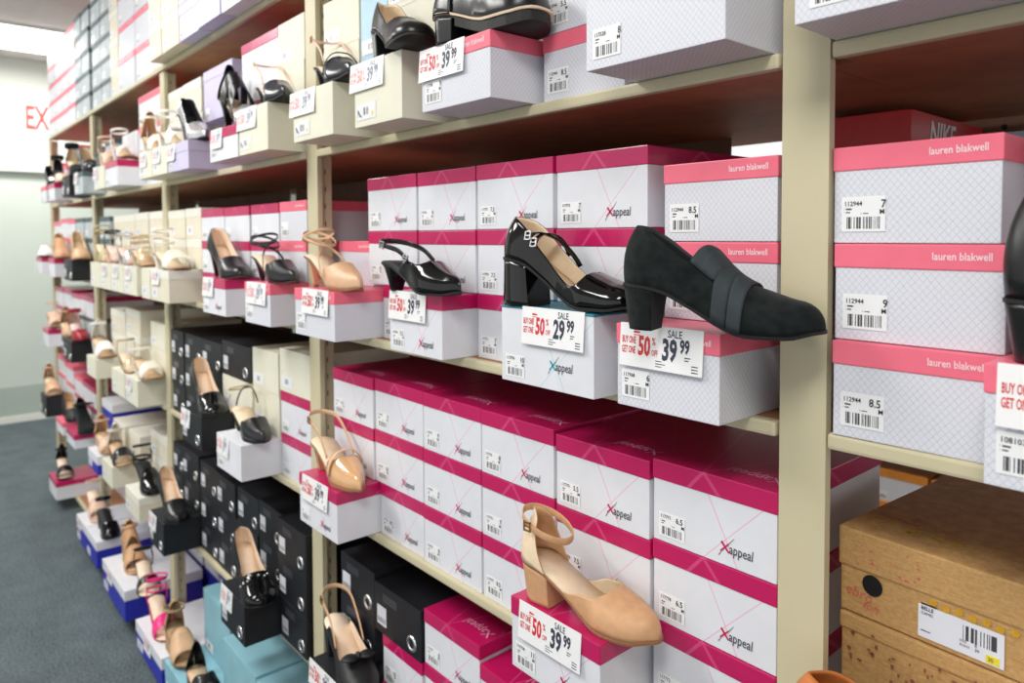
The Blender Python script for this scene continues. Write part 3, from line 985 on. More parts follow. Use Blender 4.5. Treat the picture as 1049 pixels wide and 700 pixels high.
# ------------------------------------------------------------------ display boxes, the shoes on them and their cards
GD = 'display boxes pulled forward on the shelves'
GC = 'sale price cards on the display boxes'
def display(kind, x0, x1, yf, zs, h, label, price=None, cardlabel=None, d=.285, detail=2, no='117778', size=None, cdx=.010, rz=0.0):
    shoe_box(kind, x0, x1, yf, zs, h, label, GD, d, detail, size, no, rz)
    DISP.append((x0, x1, yf + d, zs, zs + h))
    if price:
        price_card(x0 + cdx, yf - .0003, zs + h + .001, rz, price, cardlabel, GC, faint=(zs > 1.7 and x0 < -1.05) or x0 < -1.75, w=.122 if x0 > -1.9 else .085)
    return zs + h

PUMPV = dict(toe='point', heel=.085, heeltype='stiletto')
# eye-level shelf, near bay
z = display('lauren', -.606, -.452, -.070, S3, .104, 'coral-lidded grey lattice box under the black suede shoe', '39.99', 'white 39.99 sale card below the black suede shoe', no='117968', size='6')
make_shoe('ankle_shoe', (-.456, -.069, z), R(18), 'black suede block-heel shoe with crossed elastic bands over the instep', 'shoe', 'bootie', 'black suede', 'dark lining', 'black satin',
  L=.221, heel=.050, toe='almond', hsx=.74, hsy=.66, hshift=.002, tH=.195, spring=.007,
  H=[(0, .112), (.15, .108), (.3, .093), (.4, .080), (.48, .074), (.56, .062), (.66, .051), (.78, .042), (.9, .034), (1, .029)],
  cut=[(0, .39), (.08, .38), (.18, .34), (.27, .325), (.35, .345), (.42, .42), (.46, .55), (.485, .74), (.50, 1), (1, 1)], extra=((.33, .54, 18),),
  bands=[('elastic_band', .33, .63, .46, .66, 'black elastic', -.62, .62), ('elastic_band', .49, .58, .565, .65, 'black elastic', -1, .3), ('elastic_band', .57, .64, .64, .71, 'black elastic', -1, .3),
         ('elastic_band', .40, .60, .47, .68, 'black elastic', -.60, .1)], boff=.0012, bth=.0026)
z = display('teal', -.825, -.634, -.078, S3, .112, 'teal-edged white box under the black patent two-strap shoe', '29.99', 'white 29.99 sale card below the black patent two-strap shoe', size='10', cdx=.052)
make_shoe('mary_jane', (-.712, -.046, z), R(6), 'black patent block-heel shoe with two buckled straps across the instep', 'shoe', 'mary_jane', 'black patent', 'cream lining', 'rubber sole',
  L=.236, heel=.064, plat=.006, toe='square', tH=.25, heeltype='flare',
  H=[(0, .098), (.2, .098), (.35, .088), (.48, .075), (.58, .059), (.68, .046), (.8, .037), (.9, .031), (1, .027)],
  cut=[(0, .40), (.1, .38), (.25, .31), (.38, .25), (.5, .22), (.58, .24), (.63, .33), (.66, .52), (.675, .78), (.685, 1), (1, 1)], extra=((.55, .72, 14),),
  instep=((.32, .002, -.76, .76, .40, -.030), (.27, .002, -.76, .76, .47, -.032)), ibuckle='silver', instepw=.009)
z = display('magenta', -1.186, -1.010, -.052, S3, .112, 'magenta-lidded white box under the black patent slingback', '39.99', 'white 39.99 sale card below the black patent slingback', cdx=.006)
make_shoe('slingback_pump', (-1.078, -.048, z), R(0), 'black patent slingback with buckled heel strap and pointed toe', 'shoe', 'slingback', 'black patent', 'dark lining', 'rubber sole',
  L=.232, heel=.05, toe='point', heeltype='kitten', sling=True, slingz=.036, slingt=.46, buckle='silver',
  vamp=[(.34, .02), (.38, .14), (.44, .26), (.52, .38), (.58, .50), (.62, .70), (.64, 1), (1, 1)], sidebuckle=True)
z = display('lauren', -1.522, -1.330, -.09, S3, .102, 'coral-lidded grey lattice box under the nude cross-strap shoe', '39.99', 'white 39.99 sale card below the nude cross-strap shoe', cdx=.045, detail=2)
xs = dict(anklew=.007)
make_shoe('strappy_pump', (-1.405, -.052, z), R(-2), 'nude pointed shoe with crossed ankle straps', 'shoe', 'slingback', 'nude leather', 'cream lining', 'tan sole',
  L=.238, heel=.066, toe='point', heeltype='stiletto', ankle=((.030, .046, .031, .040, .30), (.052, .050, .031, .046, -.30)), anklew=.006,
  straps=[('cross_strap', [(.132, .034, .026), (.10, .026, .066), (.075, 0, .094), (.05, -.024, .108), (.012, -.018, .106), (-.004, 0, .102)], .0055, 'nude leather'), ('cross_strap', [(.132, -.034, .026), (.10, -.026, .066), (.075, 0, .097), (.05, .024, .108), (.012, .018, .106), (-.004, 0, .102)], .0055, 'nude leather')])
# eye-level shelf, second bay
z = display('lauren', -1.819, -1.655, -.09, S3, .102, 'coral-lidded grey lattice box under the black strappy pointed shoe', '39.99', 'white 39.99 sale card below the black strappy pointed shoe', cdx=.02, detail=1)
make_shoe('strappy_pump', (-1.712, -.052, z), R(-1), 'black strappy pointed shoe with thin looped ankle straps', 'shoe', 'slingback', 'black leather', 'cream lining', 'oxblood sole',
  L=.225, heel=.06, toe='point', heeltype='stiletto', ankle=((.028, .046, .031, .040, .30), (.050, .050, .031, .046, -.30)), anklew=.006,
  straps=[('cross_strap', [(.12, .033, .026), (.09, .022, .066), (.065, 0, .088), (.04, -.026, .098), (-.004, 0, .094)], .0055, 'black leather'), ('cross_strap', [(.12, -.033, .026), (.09, -.022, .066), (.065, 0, .091), (.04, .026, .098), (-.004, 0, .094)], .0055, 'black leather')])
z = display('magenta', -2.143, -1.955, -.09, S3, .100, 'magenta-lidded white box under the black closed pump', '39.99', 'white 39.99 sale card below the black closed pump', cdx=.012, detail=1)
make_shoe('pump', (-2.045, -.052, z), R(0), 'black leather high-heeled pump with tan lining at eye level', 'shoe', 'pump', 'black leather', 'sock tan', 'oxblood sole', L=.225, heel=.082, toe='almond', heeltype='stiletto')
# eye-level shelf, third bay: pale sandals in a row
for (a, b, lab, c1) in ((-3.66, -3.46, 'cream box under the olive gold sandal', None), (-3.455, -3.26, 'cream box under the blush sandal with black strap', '29.99'), (-3.255, -3.065, 'cream box under the silver strappy sandal', '29.99'),
                    (-3.06, -2.866, 'cream box under the champagne caged sandal', '29.99'), (-2.80, -2.69, 'narrow cream box left of the ivory gem sandal box', None), (-2.685, -2.470, 'lidded cream box under the ivory sandal with gem', '29.99')):
    z = display('creamlid' if 'lidded' in lab else 'cream', a, b, -.09, S3, .107, lab, c1, c1 and 'white sale card on the ' + lab.replace('lidded ', ''), detail=1, cdx=.03)
SAND = dict(heel=.07, heeltype='block', hsx=.7, hsy=.7)
def sandal(loc, rz, label, up, lin='cream lining', sole='tan sole', bands=None, ankle=((.055, .040, .031, .036, .14),), cat='sandal', name='sandal', straps=(), group=None, **kw):
    p = dict(SAND); p['L'] = .205; p.update(kw)
    return make_shoe(name, loc, rz, label, cat, 'sandal', up, lin, sole, group=group, ankle=ankle,
                     bands=bands if bands is not None else [('toe_band', .66, .66, .80, .80)], straps=straps, **p)
COUNTER = ('heel_counter', .0, .0, .16, .16)
def back_straps(L=.205, h=.07, m=None, z=.058):
    a = [('side_strap', [(.045, sg * .030, h + .002), (.04, sg * .033, h + z * .5), (.036, sg * .030, h + z)], .006) + ((m,) if m else ()) + ((lambda u: (1, 0, 0)),)[:0] for sg in (1, -1)]
    return a
z3 = S3 + .107
sandal((-3.56, -.048, z3), R(0), 'olive gold strappy sandal, far end of the pale row', 'olive gold leather', ankle=((.05, .042, .032, .036, .2), (.062, .042, .032, .038, .3)), straps=back_straps(), bands=[('toe_band', .60, .66, .72, .80), ('toe_band', .74, .70, .84, .82)])
sandal((-3.35, -.048, z3), R(2), 'blush sandal with black ankle strap and thick sole', 'blush leather', 'pink lining', heel=.06, plat=.010, anklem='black leather', straps=back_straps(h=.06, m='black leather'), bands=[('toe_band', .64, .64, .80, .80)])
sandal((-3.14, -.048, z3), R(2), 'silver strappy sandal with dark ankle buckle', 'silver leather', 'pink lining', heel=.055, straps=back_straps(h=.055), bands=[('toe_band', .60, .68, .70, .78), ('toe_band', .76, .72, .84, .82)], buckle='gold')
sandal((-2.925, -.048, z3), R(0), 'champagne caged sandal with several thin straps', 'champagne leather', 'tan lining', heel=.05, ankle=((.05, .040, .031, .036, .12), (.03, .045, .032, .042, .1)), straps=back_straps(h=.05), bands=[('toe_band', .56, .56, .61, .61), ('toe_band', .66, .66, .72, .72), ('toe_band', .76, .76, .83, .83)])
sandal((-2.565, -.056, z3), R(2), 'ivory satin sandal with gem on its wide toe band and bow straps', 'ivory satin', 'cream lining', heel=.05, L=.225, wd=1.1, ankle=((.07, .042, .032, .036, .14), (.05, .045, .032, .044, -.2)), straps=back_straps(h=.05), bands=[('toe_band', .60, .60, .84, .84)], studs=False)
# eye-level shelf, far bay
z = display('black', -4.30, -4.085, -.09, S3, .105, 'black box under the nude wedge pump', detail=0)
make_shoe('pump', (-4.15, -.048, z), R(-4), 'nude wedge pump with brown heel, far bay', 'shoe', 'pump', 'nude leather', 'cream lining', 'tan sole', heel=.085, toe='round', heeltype='wedge', heelm='tan leather')
z = display('magwhite', -4.79, -4.59, -.09, S3, .1, 'magenta-lidded white box under the tan ankle shoe', detail=0)
make_shoe('ankle_shoe', (-4.68, -.048, z), R(-6), 'tan leather high-backed shoe beside the nude wedge pump', 'shoe', 'bootie', 'tan leather', 'tan lining', 'tan sole', heel=.075, heeltype='block', cut=[(0, .5), (.2, .4), (.38, .45), (.43, 1), (1, 1)])
z = display('magwhite', -5.22, -5.02, -.09, S3, .1, 'magenta-lidded white box under the white shoe at the end', detail=0)
make_shoe('mule', (-5.12, -.06, z), R(-10), 'white shoe with black heel at the end of the eye-level shelf', 'shoe', 'slingback', 'white leather', 'cream lining', 'rubber sole', heel=.06, heeltype='block', heelm='black leather', toe='round')

# above eye level
z = display('lauren_white', -.632, -.428, -.100, S4, .135, 'largest grey lattice box, white-lidded, high beside the near post', detail=2, no='117528', size='8')
z = display('lauren', -1.014, -.829, -.09, S4, .100, 'coral-lidded grey lattice box under the chunky black shoe', '39.99', 'white 39.99 sale card below the chunky black shoe', cdx=.0, detail=2)
make_shoe('walking_shoe', (-.880, -.052, z), R(8), 'chunky black shoe with pale welt line, high on the coral-lidded box', 'shoe', 'chunky', 'black leather', 'dark lining', 'rubber sole', L=.215, wd=1.2, heel=.03, plat=.016, platt=.25, platm='rubber sole', toe='round',
  heeltype='low', H=[(0, .09), (.2, .09), (.35, .085), (.5, .075), (.6, .068), (.7, .062), (.8, .056), (.9, .048), (1, .04)], cut=[(0, .55), (.2, .4), (.4, .3), (.47, .5), (.5, 1), (1, 1)], extra=((.4, .55, 8),),
  instep=((.33, .003, -.75, .75, .36),), instepw=.018, ibuckle='silver')
z = display('cream', -1.239, -1.070, -.09, S4, .118, 'cream box under the black pump with cream lining', '39.99', 'white sale card below the black pump with cream lining', cdx=-.012, detail=2)
make_shoe('pump', (-1.115, -.068, z), R(-16), 'black leather pump with cream lining and blunt toe, high on a cream box', 'shoe', 'pump', 'black leather', 'cream lining', 'rubber sole', L=.235, heel=.06, toe='round', heeltype='block', wd=1.02)
z = display('cream', -1.513, -1.326, -.09, S4, .106, 'cream box in front of the post under a pewter slingback', '39.99', 'white sale card on the cream box in front of the post', cdx=-.012, detail=2)
make_shoe('slingback_pump', (-1.39, -.050, z), R(-14), 'pewter slingback with tan strap lining above the second post', 'shoe', 'slingback', 'pewter leather', 'cream lining', 'rubber sole', L=.235, heel=.055, toe='point', heeltype='kitten', sling=True, slingz=.06, slingm='blush leather', slingw=.006, buckle='gold', instep=((.60, .003, -.9, .9, .60),), instepw=.005)
z = display('cream', -1.836, -1.652, -.09, S4, .112, 'cream box under the dark slingback with thin strap', '39.99', 'white sale card below the dark slingback with thin strap', cdx=-.005, detail=2)
make_shoe('slingback_pump', (-1.71, -.050, z), R(-12), 'dark slingback with thin tan strap between two cream boxes', 'shoe', 'slingback', 'pewter leather', 'pink lining', 'rubber sole', L=.232, heel=.055, toe='point', heeltype='kitten', sling=True, slingz=.058, slingm='blush leather', slingw=.006, buckle='gold')
z = display('magwhite', -2.06, -1.845, -.09, S4, .085, 'magenta-lidded white box under the black cross-band shoe', '39.99', 'white sale card below the black cross-band shoe', cdx=.02, detail=1)
make_shoe('sandal', (-1.93, -.048, z), R(2), 'black cross-band shoe with silver toe cap', 'shoe', 'sandal', 'black leather', 'tan lining', 'rubber sole', heel=.085, heeltype='stiletto',
  bands=[('vamp', .66, .66, .97, .97, 'silver leather'), ('instep_band', .20, .44, .34, .58, 'black leather'), ('instep_band', .44, .20, .58, .34, 'black leather'), ('heel_counter', .0, .0, .14, .14, 'black leather')])
z = display('lavender', -2.456, -2.246, -.09, S4, .085, 'lavender box under the silver pump', '39.99', 'white sale card on the lavender box', detail=1, cdx=0.0)
make_shoe('pump', (-2.322, -.048, z), R(0), 'silver pointed pump with black insole on the lavender box', 'shoe', 'pump', 'silver leather', 'dark lining', 'rubber sole', L=.205, heel=.09, toe='point', heeltype='stiletto')
z = display('cream', -2.632, -2.462, -.09, S4, .09, 'cream box under the silver bow sandal', '29.99', 'white sale card on the cream box beside the lavender box', detail=1, cdx=.02)
sandal((-2.54, -.048, z), R(2), 'white and silver bow sandal beside the silver pump', 'white leather', 'cream lining', heel=.055, bands=[('toe_band', .58, .58, .84, .84)], straps=back_straps(h=.055), bow=True, bowt=.7)
z = display('cream', -2.80, -2.638, -.09, S4, .09, 'cream box under the tan-backed ivory sandal', '29.99', 'white sale card on the cream box at the third post', detail=1, cdx=.02)
sandal((-2.75, -.048, z), R(0), 'ivory sandal with tan heel back beside the bow sandal', 'ivory satin', 'tan lining', heel=.06, bands=[('toe_band', .60, .60, .84, .84), ('heel_counter', 0, 0, .2, .2, 'nude leather')])
z = display('magwhite', -3.33, -3.12, -.09, S4, .1, 'magenta-lidded white box under the taupe sandal', detail=1)
sandal((-3.20, -.048, z), R(0), 'taupe white sandal on the magenta-lidded box, third bay', 'white leather', 'tan lining', sole='tan sole', heel=.055, plat=.01, straps=back_straps(h=.055))
z = display('cream', -3.545, -3.34, -.09, S4, .095, 'cream box under the peach sandal', '29.99', 'white sale card on the cream box under the peach sandal', detail=1, cdx=.0)
sandal((-3.44, -.048, z), R(0), 'peach sandal with brown sole high in the third bay', 'blush leather', 'tan lining', sole='tan sole', heel=.06, straps=back_straps(h=.06), bands=[('toe_band', .56, .60, .84, .84)])
z = display('grey', -3.98, -3.78, -.09, S4, .1, 'slate-lidded grey box with white card past the fourth post', '29.99', 'white sale card on the grey box past the fourth post', detail=0)
make_shoe('pump', (-3.88, -.048, z), R(0), 'grey closed pump past the fourth post', 'shoe', 'pump', 'pewter leather', 'cream lining', 'rubber sole', heel=.07, heeltype='stiletto')
z = display('black', -4.30, -4.10, -.09, S4, .105, 'black box under the black and cream ankle shoe', detail=0)
make_shoe('ankle_shoe', (-4.19, -.048, z), R(0), 'black and cream high-backed shoe, upper shelf of the far bay', 'shoe', 'dorsay', 'black suede', 'cream lining', 'rubber sole', heel=.08, heeltype='stiletto', ankle=((.07, .04, .03, .036, .1),), anklew=.02)
z = display('magwhite', -4.72, -4.53, -.09, S4, .09, 'magenta-lidded white box under the nude and black shoe', detail=0)
make_shoe('pump', (-4.61, -.048, z), R(0), 'nude and black shoe, upper shelf of the far bay', 'shoe', 'dorsay', 'blush leather', 'dark lining', 'rubber sole', heel=.08, heeltype='stiletto', ankle=((.06, .04, .03, .036, .1),), anklem='black suede', anklew=.02)
z = display('pinkwhite', -4.99, -4.80, -.09, S4, .09, 'pink-lidded white box at the far end of the upper shelf', detail=0)
make_shoe('pump', (-4.89, -.048, z), R(0), 'dark pump at the far end of the upper shelf', 'shoe', 'pump', 'pewter leather', 'dark lining', 'rubber sole', heel=.07, heeltype='stiletto')

# shelf below eye level
z = display('magenta', -.788, -.610, -.092, S2, .104, 'magenta-lidded white box under the tan ankle-strap shoe', '39.99', 'white 39.99 sale card below the tan ankle-strap shoe', cdx=.022, size='11')
make_shoe('ankle_strap_shoe', (-.672, -.050, z), R(6), 'tan leather block-heel shoe with ankle strap and open sides', 'shoe', 'dorsay', 'tan leather', 'cream lining', 'tan sole', L=.228, heel=.052, toe='almond', hsx=.88, hsy=.9, tH=.27, hshift=.006, wd=1.04,
  ankle=((.066, .040, .030, .041, -.34),), anklew=.010, buckle='gold',
  H=[(0, .095), (.2, .092), (.35, .085), (.48, .072), (.58, .056), (.68, .045), (.8, .037), (.9, .032), (1, .028)],
  counter=[(0, .52), (.06, .50), (.10, .44), (.14, .33), (.18, .2), (.22, .08), (.25, .02)],
  vamp=[(.40, .02), (.46, .10), (.52, .24), (.58, .38), (.63, .54), (.66, .72), (.68, 1), (1, 1)])
z = display('magenta', -1.507, -1.326, -.092, S2, .108, 'magenta-lidded white box under the nude patent slingback', '39.99', 'white 39.99 sale card below the nude patent slingback', cdx=.02, detail=1)
make_shoe('slingback_pump', (-1.398, -.052, z), R(-5), 'nude patent slingback with bow strap in front of the second post', 'shoe', 'slingback', 'nude patent', 'cream lining', 'tan sole', L=.232, heel=.06, toe='point', heeltype='kitten', sling=True, slingz=.056, slingm='nude leather', buckle='gold',
  instep=((.60, .0035, -.9, .9, .60),), instepw=.010, instepm='nude leather')
z = display('white', -2.015, -1.832, -.10, S2, .094, 'plain white box under the black closed-toe sandal', '39.99', 'white sale card on the plain white box', detail=1, cdx=.012)
make_shoe('sandal', (-1.905, -.048, z), R(-4), 'black closed-toe sandal with gold ankle strap', 'shoe', 'closed_sandal', 'black leather', 'cream lining', 'rubber sole', L=.222, heel=.055, toe='point', heeltype='kitten', ankle=((.048, .042, .031, .036, .3),), anklem='champagne leather', anklew=.005,
  instep=((.36, .004, -.7, .7, .36),), instepw=.009, straps=back_straps(h=.055, m='champagne leather', z=.05))
z = display('black', -2.361, -2.172, -.09, S2, .100, 'black box under the black patent pump', '39.99', 'white sale card on the black box below the patent pump', detail=1, cdx=.0)
make_shoe('pump', (-2.255, -.048, z), R(-4), 'black patent pointed pump with tan insole beside the third post', 'shoe', 'pump', 'black patent', 'sock tan', 'rubber sole', heel=.095, L=.225, toe='round', heeltype='stiletto')
z = display('cream', -3.065, -2.888, -.09, S2, .1, 'cream box under the ivory toe-band sandal', '29.99', 'white sale card below the ivory toe-band sandal', detail=1)
sandal((-2.935, -.048, z), R(0), 'ivory open sandal with wide toe band, third bay', 'ivory satin', 'tan lining', heel=.045, plat=.008, bands=[('toe_band', .62, .62, .84, .84)], straps=back_straps(h=.045), ankle=((.045, .038, .03, .036, .1),))
z = display('cream', -3.30, -3.09, -.09, S2, .098, 'cream box left of the ivory toe-band sandal', detail=1)
sandal((-3.165, -.05, z), R(0), 'cream sandal behind the ivory toe-band sandal', 'champagne leather', 'cream lining', heel=.05, straps=back_straps(h=.05))
z = display('cream', -3.79, -3.596, -.09, S2, .09, 'cream box at the fourth post under a white sandal', detail=1)
sandal((-3.68, -.048, z), R(0), 'white ankle-strap sandal at the fourth post', 'white leather', 'tan lining', heel=.07, bands=[('toe_band', .58, .58, .84, .84), ('heel_counter', 0, 0, .18, .18)], ankle=((.06, .042, .032, .036, .2),), anklew=.012)
z = display('black', -4.36, -4.16, -.09, S2, .105, 'black box under the red shoe', detail=0)
make_shoe('pump', (-4.24, -.048, z), R(0), 'red satin open shoe with pale insole in the far bay', 'shoe', 'dorsay', 'red satin', 'pink lining', 'rubber sole', heel=.075, heeltype='stiletto', ankle=((.06, .04, .03, .036, .1),), anklew=.022)
z = display('black', -4.62, -4.42, -.06, S2, .1, 'black box left of the red shoe', detail=0)
sandal((-4.49, -.048, z), R(0), 'nude toe-band sandal left of the red shoe', 'nude leather', 'cream lining', heel=.06, bands=[('toe_band', .58, .58, .84, .84), ('heel_counter', 0, 0, .2, .2)])
z = display('magwhite', -5.05, -4.85, -.09, S2, .1, 'magenta-lidded white box under the tan sandal with dark sole', detail=0)
sandal((-4.93, -.048, z), R(0), 'tan sandal with dark sole near the shelf end', 'blush leather', 'tan lining', sole='rubber sole', heel=.07, plat=.012, bands=[('toe_band', .5, .5, .84, .84)])

# low shelf
z = display('black', -1.467, -1.320, -.09, S1, .122, 'black box under the black bow slingback', '39.99', 'white sale card below the black bow slingback', detail=1, cdx=.0)
make_shoe('slingback_pump', (-1.375, -.048, z), R(-12), 'black slingback with large bow and tan insole on the low shelf', 'shoe', 'slingback', 'black satin', 'sock tan', 'rubber sole', L=.24, heel=.06, toe='round', heeltype='block', sling=True, slingz=.06, slingm='nude leather', buckle='gold', bow=True, bowsize=1.0, bowt=.74,
  vamp=[(.22, .02), (.28, .14), (.4, .24), (.52, .28), (.6, .36), (.65, .55), (.675, 1), (1, 1)], extra=((.5, .7, 10),))
z = display('black', -1.985, -1.808, -.107, S1, .108, 'black box under the studded black patent pump', '39.99', 'white sale card below the studded black patent pump', detail=1, cdx=.008)
make_shoe('pump', (-1.875, -.066, z), R(-6), 'black patent pump with silver studs round the toe', 'shoe', 'pump', 'black patent', 'sock tan', 'rubber sole', heel=.085, L=.225, toe='round', heeltype='stiletto', studs=True, wd=1.05)
z = display('black', -2.68, -2.506, -.112, S1, .108, 'black box under the black pump at the third post', '39.99', 'white sale card on the black box at the third post', detail=1, cdx=.008)
make_shoe('pump', (-2.575, -.068, z), R(-4), 'black glossy pump with tan insole at the third post, low shelf', 'shoe', 'pump', 'black leather', 'sock tan', 'rubber sole', heel=.085, L=.225, toe='almond', heeltype='stiletto')
z = display('creamlid', -3.07, -2.866, -.10, S1, .09, 'lidded cream box under the black strappy heel', detail=1)
sandal((-2.955, -.048, z), R(0), 'black patent strappy heel with closed toe, low in the third bay', 'black patent', 'dark lining', sole='rubber sole', heel=.08, cat='shoe', name='strappy_pump', heeltype='stiletto', bands=[('toe_band', .54, .54, .96, .96)], ankle=((.06, .042, .031, .036, .25), (.02, .045, .032, .04, .1)), anklew=.010, straps=back_straps(h=.08))
z = display('cream', -3.52, -3.33, -.09, S1, .09, 'cream box under the pewter toe-band sandal', detail=1)
sandal((-3.40, -.048, z), R(0), 'ivory sandal with pewter toe band, low in the third bay', 'pewter leather', 'tan lining', heel=.06, bands=[('toe_band', .60, .60, .82, .82), ('heel_counter', 0, 0, .2, .2, 'ivory satin')], anklem='ivory satin')
z = display('blue', -3.76, -3.56, -.10, S1, .085, 'white-lidded blue box under the peach sandal', detail=1)
sandal((-3.65, -.05, z), R(0), 'peach backed sandal on the white-lidded blue box', 'blush leather', 'tan lining', heel=.06, bands=[('toe_band', .6, .6, .84, .84), ('heel_counter', 0, 0, .2, .2, 'nude leather')])
z = display('magwhite', -4.30, -4.085, -.10, S1, .07, 'magenta-lidded white box under the black bow boot', detail=0)
make_shoe('ankle_shoe', (-4.15, -.048, z), R(0), 'black ruffled high shoe in the far bay', 'shoe', 'bootie', 'black suede', 'dark lining', 'rubber sole', heel=.08, heeltype='stiletto', bow=True, bowt=.42, bowsize=1.3, cut=[(0, .6), (.2, .5), (.38, .55), (.43, 1), (1, 1)])
z = display('pinkwhite', -4.60, -4.40, -.10, S1, .07, 'pink-lidded white box under the black pump of the far bay', detail=0)
make_shoe('pump', (-4.49, -.048, z), R(0), 'black satin pump left of the ruffled shoe', 'shoe', 'pump', 'black satin', 'tan lining', 'rubber sole', heel=.07, toe='round', heeltype='block')
z = display('black', -5.12, -4.92, -.10, S1, .12, 'black box under the nude sandal at the shelf end', detail=0)
sandal((-5.02, -.06, z), R(0), 'nude high sandal at the far end of the low shelf', 'nude leather', 'cream lining', heel=.08, bands=[('toe_band', .55, .55, .84, .84), ('heel_counter', 0, 0, .2, .2)])

# floor-level shelf
z = display('magwhite', -4.90, -4.66, -.10, S0, .10, 'magenta-lidded white box on the floor-level shelf under the black and tan sandal', detail=0)
sandal((-4.77, -.048, z), R(-4), 'black and tan strappy sandal on the floor-level magenta-lidded box', 'black leather', 'sock tan', sole='rubber sole', heel=.07, plat=.012, bands=[('toe_band', .6, .66, .72, .78), ('toe_band', .74, .7, .84, .82), ('heel_counter', 0, 0, .16, .16)])
display('blue', -4.02, -3.80, -.11, S0, .12, 'white-lidded blue box under the nude platform sandal', '39.99', 'white sale card on the blue box farthest along the floor', detail=1, cdx=.04)
z = display('blue', -3.795, -3.57, -.11, S0, .12, 'white-lidded blue box under the black patent strappy shoe', detail=1)
sandal((-3.91, -.048, z), R(-4), 'nude platform sandal with wide toe band on a floor-level blue box', 'blush leather', 'sock tan', heel=.075, plat=.022, bands=[('toe_band', .56, .56, .86, .86)])
make_shoe('strappy_pump', (-3.67, -.048, z), R(-2), 'black patent closed strappy shoe beside the nude platform sandal', 'shoe', 'closed_sandal', 'black patent', 'dark lining', 'rubber sole', heel=.07, toe='round', ankle=((.05, .042, .031, .036, .2),), anklew=.012)
z = display('blue', -3.38, -3.0, -.125, S0, .12, 'white-lidded blue box under the tan wedge sandal', '39.99', 'white sale card on the blue box below the tan wedge sandal', detail=1, cdx=.10)
sandal((-3.22, -.048, z), R(-6), 'tan wedge sandal with crossed wide bands near the floor', 'tan leather', 'tan lining', heel=.07, plat=.014, heeltype='wedge', heelm='sand suede', bands=[('toe_band', .55, .55, .84, .84), ('instep_band', .2, .42, .34, .56), ('instep_band', .42, .2, .56, .34), ('heel_counter', 0, 0, .2, .2)])
sandal((-2.985, -.055, z), R(-8), 'black thin-strap sandal with nude insole near the floor', 'black leather', 'sock tan', sole='rubber sole', heel=.06, bands=[('toe_band', .64, .64, .78, .78)], ankle=((.05, .045, .032, .036, .3),), straps=back_straps(h=.06))
z = display('blue', -2.80, -2.475, -.135, S0, .10, 'white-lidded blue box under the hot pink sandal', '39.99', 'white sale card below the hot pink sandal', detail=1, cdx=.12)
sandal((-2.665, -.085, z), R(-4), 'hot pink strappy sandal near the floor', 'hot pink satin', 'sock tan', heel=.075, bands=[('toe_band', .60, .62, .82, .80)], ankle=((.03, .042, .031, .036, .2), (.06, .044, .032, .038, .3), (.075, .05, .034, .04, .2)), anklew=.006, straps=back_straps(h=.075))
z = display('aqua', -2.46, -2.20, -.13, S0, .105, 'low aqua box under the gold wedge sandal', detail=1)
sandal((-2.445, -.088, z), R(-4), 'sand suede wedge sandal beside the hot pink sandal', 'sand suede', 'sand suede', heel=.06, plat=.012, heeltype='wedge', heelm='sand suede', bands=[('toe_band', .52, .52, .84, .84, 'nude leather'), ('heel_counter', 0, 0, .22, .22)])
sandal((-2.20, -.096, z), R(-6), 'black cross-band slide sandal on the low aqua box', 'black leather', 'tan lining', heel=.03, heeltype='low', bands=[('toe_band', .48, .72, .60, .84), ('toe_band', .72, .48, .84, .60), ('heel_counter', 0, 0, .12, .12)], ankle=())

# nearest bay
z = display('lauren', -.203, -.035, -.062, S3, .1045, 'coral-lidded grey lattice box under the black boot at the frame edge', '39.99', 'white sale card below the black boot at the frame edge', detail=2, no='108103', cdx=.012)
make_shoe('ankle_boot', (-.072, -.01, z), R(12), 'black leather boot on the coral-lidded box right of the near post', 'shoe', 'bootie', 'black leather', 'dark lining', 'rubber sole', L=.25, heel=.05, toe='round', heeltype='block', H=[(0, .15), (.2, .15), (.38, .14), (.48, .09), (.6, .062), (.8, .042), (1, .03)], cut=[(0, .55), (.2, .52), (.38, .55), (.43, 1), (1, 1)])
display('lauren_white', -.363, -.10, -.09, S4, .12, 'grey lattice box with white lid above the open shelf, past the near post', detail=1)
z = display('white', -.363, -.25, -.085, S2, .110, 'white box under the cognac shoe beside the near post', d=.095, detail=1)
make_shoe('clog', (-.252, -.045, z - .0), R(14), 'cognac leather shoe at the lower frame edge before the near post', 'shoe', 'mary_jane', 'cognac leather', 'cognac leather', 'tan sole', L=.23, heel=.015, toe='round', heeltype='low', wd=1.1)

# ------------------------------------------------------------------ near bay, between the two nearest posts
XC = [-1.525, -1.342, -1.158, -.976, -.792, -.607, -.4235]
MG = ['magenta'] * 3
stack([(XC[i], XC[i + 1], MG, .1095) for i in range(6)], S2, 'big pile left of the near post', 'magenta-lidded boxes in the big pile', 2)
stack([(-1.385, -1.194, MG, .1125), (-1.192, -1.006, MG, .1125), (-1.003, -.808, MG, .1125), (-.803, -.622, MG, .1125)], S3,
      'pile behind the patent slingback', 'magenta-lidded boxes at eye level', 2, .018)
shl = ['lauren'] * 3
stack([(-.600, -.433, shl, .1015)], S3, 'behind the black suede shoe', 'coral-lidded boxes at eye level', 2, .018)
stack([(-1.582, -1.418, ['lauren'] * 2, .102)], S3, 'behind nude cross-strap shoe', 'coral-lidded boxes at eye level', 1, .05)
stack([(-.822, -.655, shl, .1015)], S4, 'beside the largest lattice box', 'coral-lidded boxes above eye level', 2, .004)
stack([(-1.560, -1.392, ['cream'] * 3, .112), (-1.386, -1.275, ['sky'] * 2, .165), (-1.272, -1.10, ['cream'] * 3, .125)], S4, 'above the near bay', 'boxes above the near bay', 2, .004)
